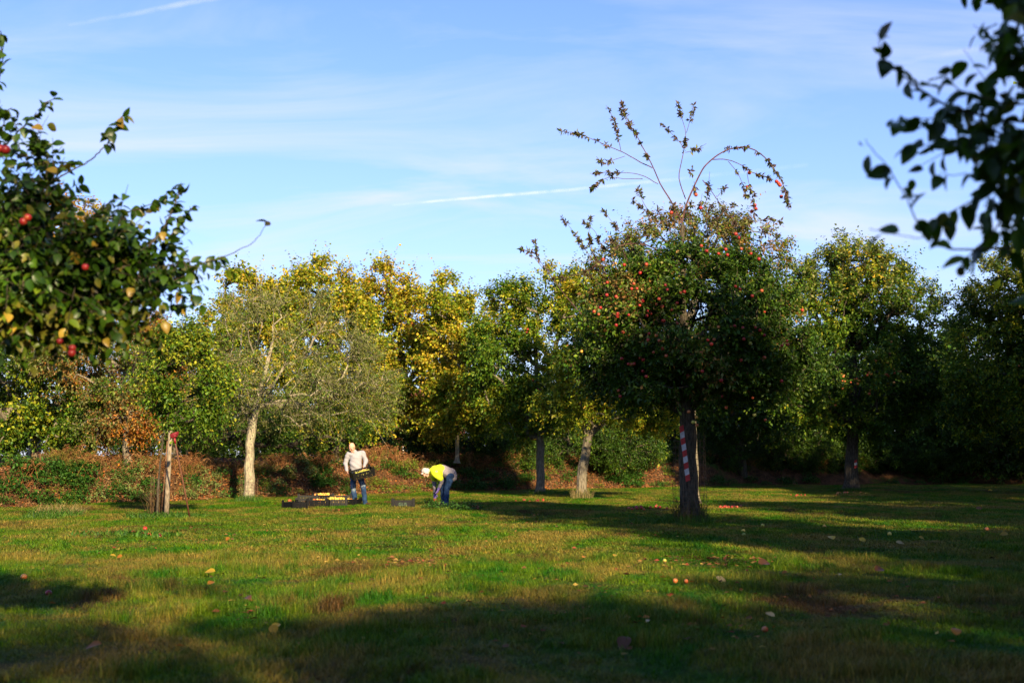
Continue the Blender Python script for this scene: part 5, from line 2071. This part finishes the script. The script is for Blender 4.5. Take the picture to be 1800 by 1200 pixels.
# ---- the man
mroot = empty('person', G(629, 889), 'bald man in grey sweater and faded jeans, head bowed, carrying a crate of apples', 'person')
hipL, kneeL, ankL = V3(-.135, 0, .90), V3(-.125, -.07, .48), V3(-.06, -.02, .10)
hipR, kneeR, ankR = V3(.03, 0, .90), V3(.155, -.03, .50), V3(.19, .05, .10)
shL, elL, wrL = V3(-.265, -.02, 1.435), V3(-.355, .0, 1.19), V3(-.285, -.21, .975)
shR, elR, wrR = V3(.12, -.0, 1.465), V3(.215, .0, 1.235), V3(.19, -.15, 1.10)
pelv, belly, chest, nck = V3(-.055, 0, .93), V3(-.065, -.03, 1.10), V3(-.07, -.02, 1.33), V3(-.085, -.02, 1.485)
hc_ = V3(-.165, -.115, 1.625)
hf = frame((-.38, -.78, -.50), (-.22, -.42, .88))
body = MB()
hat = head_shapes(body, hc_, hf, 1.02)
body.capsule(nck + V3(0, .01, -.05), hc_ + V3(.015, .04, -.06), .066, .058, 12)
body.capsule(pelv, chest, .12, .14, 14, ((0, 1, 0), .75))
body.capsule(shL + V3(.06, 0, 0), shR - V3(.06, 0, 0), .055, .055)
for a, b_, c_ in ((shL, elL, wrL), (shR, elR, wrR)):
    body.capsule(a, b_, .048, .038)
    body.capsule(b_, c_, .040, .028)
for a, b_, c_ in ((hipL, kneeL, ankL), (hipR, kneeR, ankR)):
    body.capsule(a, b_, .075, .05)
    body.capsule(b_, c_, .052, .036)
body.capsule(ankL, ankL + V3(-.01, -.06, -.05), .03, .025)
body.capsule(ankR, ankR + V3(.05, -.04, -.05), .03, .025)
hand_shapes(body, wrL, (.25, -.55, -.65), (.85, .3, .1), -1, .75, 1.12)
hand_shapes(body, wrR, (-.12, -.45, -.75), (.1, -.75, .2), -1, .8, 1.12)
remeshed('body', body, SKIN, mroot, .0075, 2)
face_parts(mroot, hat, 1.02, hf, True)
sw = MB()
sw.capsule(V3(-.06, -.005, 1.01), V3(-.065, -.03, 1.14), .168, .168, 18, ((0, 1, 0), .78))
sw.capsule(V3(-.065, -.03, 1.14), chest + V3(0, 0, .0), .165, .172, 18, ((0, 1, 0), .76))
sw.capsule(chest, V3(-.08, -.01, 1.43), .168, .105, 18, ((0, 1, 0), .8))
sw.capsule(shL + V3(.05, 0, -.01), shR - V3(.05, 0, .01), .082, .082, 12)
sw.capsule(nck + V3(0, .01, -.05), nck + V3(-.01, -.01, .015), .088, .075, 14)
for a, b_, c_ in ((shL, elL, wrL), (shR, elR, wrR)):
    sw.capsule(a, b_, .078, .063)
    sw.capsule(b_, b_ * .06 + c_ * .94, .064, .043)
    sw.capsule(b_ * .15 + c_ * .85, b_ * .03 + c_ * .97, .046, .046)
remeshed('sweater', sw, solid('grey_knit', (.30, .295, .32), .9, .1, var=.12, scale=60, bump=.25), mroot, .009, 2, .0075, 1, 13)
jn = MB()
jn.capsule(V3(-.12, 0, .93), V3(.015, 0, .93), .115, .115, 14, ((0, 1, 0), .9))
jn.capsule(V3(-.055, 0, .93), V3(-.055, 0, 1.02), .145, .145, 14, ((0, 1, 0), .75))
for a, b_, c_ in ((hipL, kneeL, ankL), (hipR, kneeR, ankR)):
    jn.capsule(a, b_, .098, .074, 14)
    jn.capsule(b_, c_ + V3(0, 0, -.02), .075, .066, 14)
remeshed('jeans', jn, denim_material('denim_worn', True), mroot, .009, 2, .006, 3, 12)
SHOE = solid('brown_leather', (.085, .035, .02), .45, .35, var=.4, scale=20)
for a, tv in ((ankL, V3(-.03, -.17, 0)), (ankR, V3(.15, -.11, 0))):
    sh = MB()
    a0 = V3(a[0], a[1] + .02, 0)
    sh.capsule(a0 + V3(0, 0, .055), a0 + V3(0, 0, .10), .052, .05)
    sh.capsule(a0 + V3(0, 0, .05), a0 + tv + V3(0, 0, .045), .052, .045, 12, ((0, 0, 1), .95))
    s_ = remeshed('shoe', sh, SHOE, mroot, .009, 2)
    so_ = MB()
    u_ = unit(tv)
    sd_ = V3(-u_[1], u_[0], 0)
    n_ = 16
    ring = []
    for k in range(n_):
        th = 2 * math.pi * k / n_
        ring.append(a0 + tv * .5 + u_ * math.cos(th) * .15 + sd_ * math.sin(th) * .052)
    ring = np.array(ring)
    so_.add(np.concatenate([ring + V3(0, 0, .002), ring + V3(0, 0, .022)]), [tuple(range(n_))[::-1], tuple(range(n_, 2 * n_))] + [(k, (k + 1) % n_, n_ + (k + 1) % n_, n_ + k) for k in range(n_)], (.02, .017, .015))
    so_.build('sole', ATTR, s_)
# crate he carries, its low corner nearest the camera
cpos = np.array(mroot.location) + V3(.175, -.40, .815)
Mh = Matrix.Rotation(R(20), 4, 'Z') @ Matrix.Rotation(R(-14), 4, 'Y') @ Matrix.Rotation(R(12), 4, 'X')
held = make_crate(cpos, 0, 'black crate of green yellow apples held tilted in the hands of the man', Mh.to_euler())
fill_crate(held, 33, AP_GREEN * 4 + AP_YEL[2:], 'green yellow apple in the crate the man is carrying', .085, .04)

# ---- the woman
wroot = empty('person', G(781, 890), 'white haired woman in yellow vest and blue jeans bending down to pick apples', 'person')
whc = V3(-.515, -.05, .925)
wf = frame((-.42, -.22, -.88), (-.88, -.05, .42))
body = MB()
wat = head_shapes(body, whc, wf, .97)
wn_ = V3(-.36, -.01, .965)
body.capsule(V3(-.30, 0, .98), whc + V3(.04, .02, .02), .055, .05)
body.capsule(V3(.14, 0, .88), V3(-.27, 0, 1.0), .115, .125, 14)
nSh, nEl, nWr = V3(-.24, -.17, .94), V3(-.055, -.23, .70), V3(-.155, -.22, .475)
fSh, fEl, fWr = V3(-.31, .16, .90), V3(-.28, .15, .60), V3(-.265, .09, .345)
for a, b_, c_ in ((nSh, nEl, nWr), (fSh, fEl, fWr)):
    body.capsule(a, b_, .045, .035)
    body.capsule(b_, c_, .036, .025)
nHip, nKn, nAn = V3(.16, -.085, .82), V3(.065, -.09, .46), V3(.055, -.085, .09)
fHip, fKn, fAn = V3(.13, .085, .82), V3(-.035, .085, .45), V3(-.03, .09, .09)
for a, b_, c_ in ((nHip, nKn, nAn), (fHip, fKn, fAn)):
    body.capsule(a, b_, .075, .05)
    body.capsule(b_, c_, .05, .035)
    body.capsule(c_, c_ + V3(-.06, -.01, -.045), .03, .025)
hand_shapes(body, nWr, (-.35, -.05, -.9), (-.7, .3, .1), 1, .7, 1.0)
hand_shapes(body, fWr, (0, -.1, -1), (.2, -.9, 0), -1, .9, 1.0)
remeshed('body', body, SKIN, wroot, .0075, 2)
face_parts(wroot, wat, .97, wf)
hr = MB()
r_, f_, u_ = wf
Mw = np.stack([r_, f_, u_], 1)
hr.ball(wat(0, -.035, .035), (.098, .098, .100), n=18, M=Mw)
hr.ball(wat(0, -.075, -.02), (.090, .070, .085), n=16, M=Mw)
for sg in (-1, 1):
    hr.capsule(wat(sg * .075, .0, .03), wat(sg * .083, .0, -.06), .042, .036, 10)
hr.capsule(wat(-.05, .075, .075), wat(.05, .075, .075), .03, .03, 10)
remeshed('hair', hr, solid('white_hair', (.50, .47, .43), .7, .3, var=.25, scale=40, bump=.6), wroot, .008, 2, .004, 2, 30)
sw = MB()
sw.capsule(V3(.165, 0, .88), V3(-.06, 0, 1.0), .165, .15, 18, ((0, 1, 0), 1.02))
sw.capsule(V3(.20, 0, .82), V3(.165, 0, .90), .155, .16, 16)
sw.capsule(V3(-.06, 0, 1.0), V3(-.26, 0, .985), .145, .13, 16)
for a, b_, c_ in ((nSh, nEl, nWr), (fSh, fEl, fWr)):
    sw.capsule(a, b_, .07, .056)
    sw.capsule(b_, b_ * .06 + c_ * .94, .056, .04)
remeshed('grey_top', sw, solid('mauve_grey_fleece', (.23, .205, .22), .95, .1, var=.2, scale=40, bump=.3), wroot, .009, 2, .006, 5, 12)
vs = MB()
vs.capsule(V3(-.08, 0, .985), V3(-.27, 0, .965), .168, .158, 18)
vs.capsule(V3(-.27, 0, .965), V3(-.36, -.0, .955), .15, .085, 16)
vs.capsule(V3(-.28, -.06, .86), V3(-.27, .08, .80), .09, .09, 14)
vs.capsule(nSh + V3(-.03, .03, 0), nSh * .25 + nEl * .75, .105, .092, 14)
vs.capsule(fSh, fSh * .45 + fEl * .55, .095, .08, 14)
remeshed('yellow_vest', vs, solid('fluorescent_yellow', (.60, .74, .02), .7, .25, var=.14, scale=25, bump=.3), wroot, .009, 2, .007, 7, 13)
jn = MB()
jn.capsule(V3(.165, -.075, .83), V3(.155, .075, .83), .125, .125, 14)
for a, b_, c_ in ((nHip, nKn, nAn), (fHip, fKn, fAn)):
    jn.capsule(a, b_, .112, .082, 14)
    jn.capsule(b_, c_ + V3(0, 0, -.01), .083, .072, 14)
remeshed('jeans', jn, denim_material('denim_blue', False), wroot, .009, 2, .005, 4, 12)
GLOVE = solid('purple_glove', (.20, .14, .42), .8, .2, var=.3, scale=30)
gv = MB()
hand_shapes(gv, nWr, (-.35, -.05, -.9), (-.7, .3, .1), 1, .7, 1.35)
gv.capsule(nWr - unit(nWr - nEl) * .06, nWr + V3(-.01, 0, -.03), .043, .034)
remeshed('glove', gv, GLOVE, wroot, .006, 1)
gv = MB()
hand_shapes(gv, fWr, (0, -.1, -1), (.2, -.9, 0), -1, .9, 1.35)
gv.capsule(fWr - unit(fWr - fEl) * .06, fWr + V3(0, 0, -.03), .043, .034)
remeshed('glove', gv, GLOVE, wroot, .006, 1)
mb = MB()
t = np.linspace(0, 6.283, 13)
mb.tube(np.array([fWr + V3(math.cos(x) * .044, math.sin(x) * .044, .03) for x in t]), .014, 6, (.015, .015, .04), cap=False)
mb.build('wrist_band', ATTR, wroot, True)
for a in (nAn, fAn):
    sh = MB()
    a0 = V3(a[0] + .02, a[1], 0)
    sh.capsule(a0 + V3(0, 0, .05), a0 + V3(0, 0, .10), .05, .05)
    sh.capsule(a0 + V3(0, 0, .045), a0 + V3(-.17, -.03, .04), .048, .04)
    remeshed('shoe', sh, solid('dark_leather', (.03, .024, .02), .5, .3), wroot, .009, 2)
o = inst('apple', AP_RED[0], None, np.array(wroot.location) + V3(-.262, .03, .185), rquat(), 1.35)
tag(o, 'dark red apple in the lower gloved hand of the stooping woman', 'apple')

# ------------------------------------------------------------------ house glimpsed through the gap
HX, HY = P(690, 790, 92)[0], 92.0
BRICK = solid('brick_red', (.30, .10, .065), .9, .1, var=.4, scale=3)
ROOF = solid('roof_tile', (.20, .075, .05), .85, .1, var=.35, scale=4)
FRAME = solid('white_frame', (.75, .75, .73), .5, .3, var=.1)
GLASS = solid('window_glass', (.06, .08, .10), .08, .6, var=.3, scale=2)
hs = empty('house', (HX, HY, .6), 'red brick house glimpsed through the gap beside the man', 'house')
mb = MB()
mb.box((-4.5, 0, 0), (4.5, 6, 2.9))
mb.build('wall', BRICK, hs)
mb = MB()
mb.add([(-4.8, -.4, 2.903), (4.8, -.4, 2.903), (4.8, 6.4, 2.903), (-4.8, 6.4, 2.903), (-4.8, 3, 5.2), (4.8, 3, 5.2)], [(0, 1, 5, 4), (2, 3, 4, 5), (1, 2, 5), (3, 0, 4), (3, 2, 1, 0)])
mb.build('roof', ROOF, hs)
for x in (-3, -.9, 1.2, 3.2):
    mb = MB()
    mb.box((x - .55, -.04, .95), (x + .55, .02, 1.03))
    mb.box((x - .55, -.04, 2.05), (x + .55, .02, 2.13))
    mb.box((x - .55, -.04, 1.031), (x - .47, .02, 2.049))
    mb.box((x + .47, -.04, 1.031), (x + .55, .02, 2.049))
    mb.box((x - .035, -.035, 1.031), (x + .035, .015, 2.049))
    w_ = mb.build('window', FRAME, hs)
    mb = MB()
    mb.box((x - .469, -.012, 1.032), (x + .469, -.003, 2.048))
    mb.build('pane', GLASS, w_)

# ------------------------------------------------------------------ contrails
def contrail_material():
    m, N, L = new_mat('vapour')
    out = N.new('ShaderNodeOutputMaterial')
    df = N.new('ShaderNodeBsdfDiffuse')
    df.inputs[0].default_value = (.95, .95, .97, 1)
    trn = N.new('ShaderNodeBsdfTransparent')
    trl = N.new('ShaderNodeBsdfTranslucent')
    trl.inputs[0].default_value = (.95, .95, .97, 1)
    ad = N.new('ShaderNodeMixShader')
    ad.inputs[0].default_value = .5
    L.new(df.outputs[0], ad.inputs[1])
    L.new(trl.outputs[0], ad.inputs[2])
    at = N.new('ShaderNodeAttribute')
    at.attribute_name = 'col'
    lw = N.new('ShaderNodeLayerWeight')
    lw.inputs[0].default_value = .5
    tc = N.new('ShaderNodeTexCoord')
    nz = ramp(N, L, noise(N, L, tc.outputs['Object'], .012, 5, .6), .25, .7)
    inv = N.new('ShaderNodeMath')
    inv.operation = 'SUBTRACT'
    inv.inputs[0].default_value = 1.0
    L.new(lw.outputs['Facing'], inv.inputs[1])
    pw = N.new('ShaderNodeMath')
    pw.operation = 'POWER'
    L.new(inv.outputs[0], pw.inputs[0])
    pw.inputs[1].default_value = 1.6
    m1 = N.new('ShaderNodeMath')
    m1.operation = 'MULTIPLY'
    L.new(pw.outputs[0], m1.inputs[0])
    L.new(nz, m1.inputs[1])
    m2 = N.new('ShaderNodeMath')
    m2.operation = 'MULTIPLY'
    L.new(m1.outputs[0], m2.inputs[0])
    L.new(at.outputs['Fac'], m2.inputs[1])
    mx = N.new('ShaderNodeMixShader')
    L.new(m2.outputs[0], mx.inputs[0])
    L.new(trn.outputs[0], mx.inputs[1])
    L.new(ad.outputs[0], mx.inputs[2])
    L.new(mx.outputs[0], out.inputs[0])
    return m


VAP = contrail_material()
for pts, Y, wd, dens, lab in (
    ([(690, 361, .02), (760, 354, .12), (850, 346, .17), (940, 339, .12), (1040, 330, .09), (1180, 316, .07), (1300, 303, .04), (1420, 290, .02)], 6000, 4.0, 1, 'white vapour trail across the middle of the sky, left of the arching shoots'),
    ([(120, 45, .02), (180, 34, .04), (260, 20, .07), (340, 3, .085), (400, -8, .05)], 6000, 6.0, 1, 'white vapour trail in the top left corner of the sky'),
    ([(1580, 112, .02), (1660, 96, .04), (1740, 82, .05), (1830, 62, .02)], 6000, 8.0, 1, 'faint vapour trail in the upper right of the sky'),
):
    a = np.array([P(x, y, Y) for x, y, _ in pts])
    o0 = a.mean(0)
    mb = MB()
    pp = smooth_path(a - o0, 6)
    al = np.interp(np.linspace(0, 1, len(pp)), np.linspace(0, 1, len(pts)), [p[2] for p in pts])
    mb.tube(pp, wd / FPX * Y * (.7 + .6 * np.linspace(0, 1, len(pp))), 14, np.repeat(al, 14)[:, None] * np.ones(3), cap=False)
    o = mb.build('contrail', VAP, None, True)
    o.location = o0
    tag(o, lab, 'vapour trail', 'vapour trails')
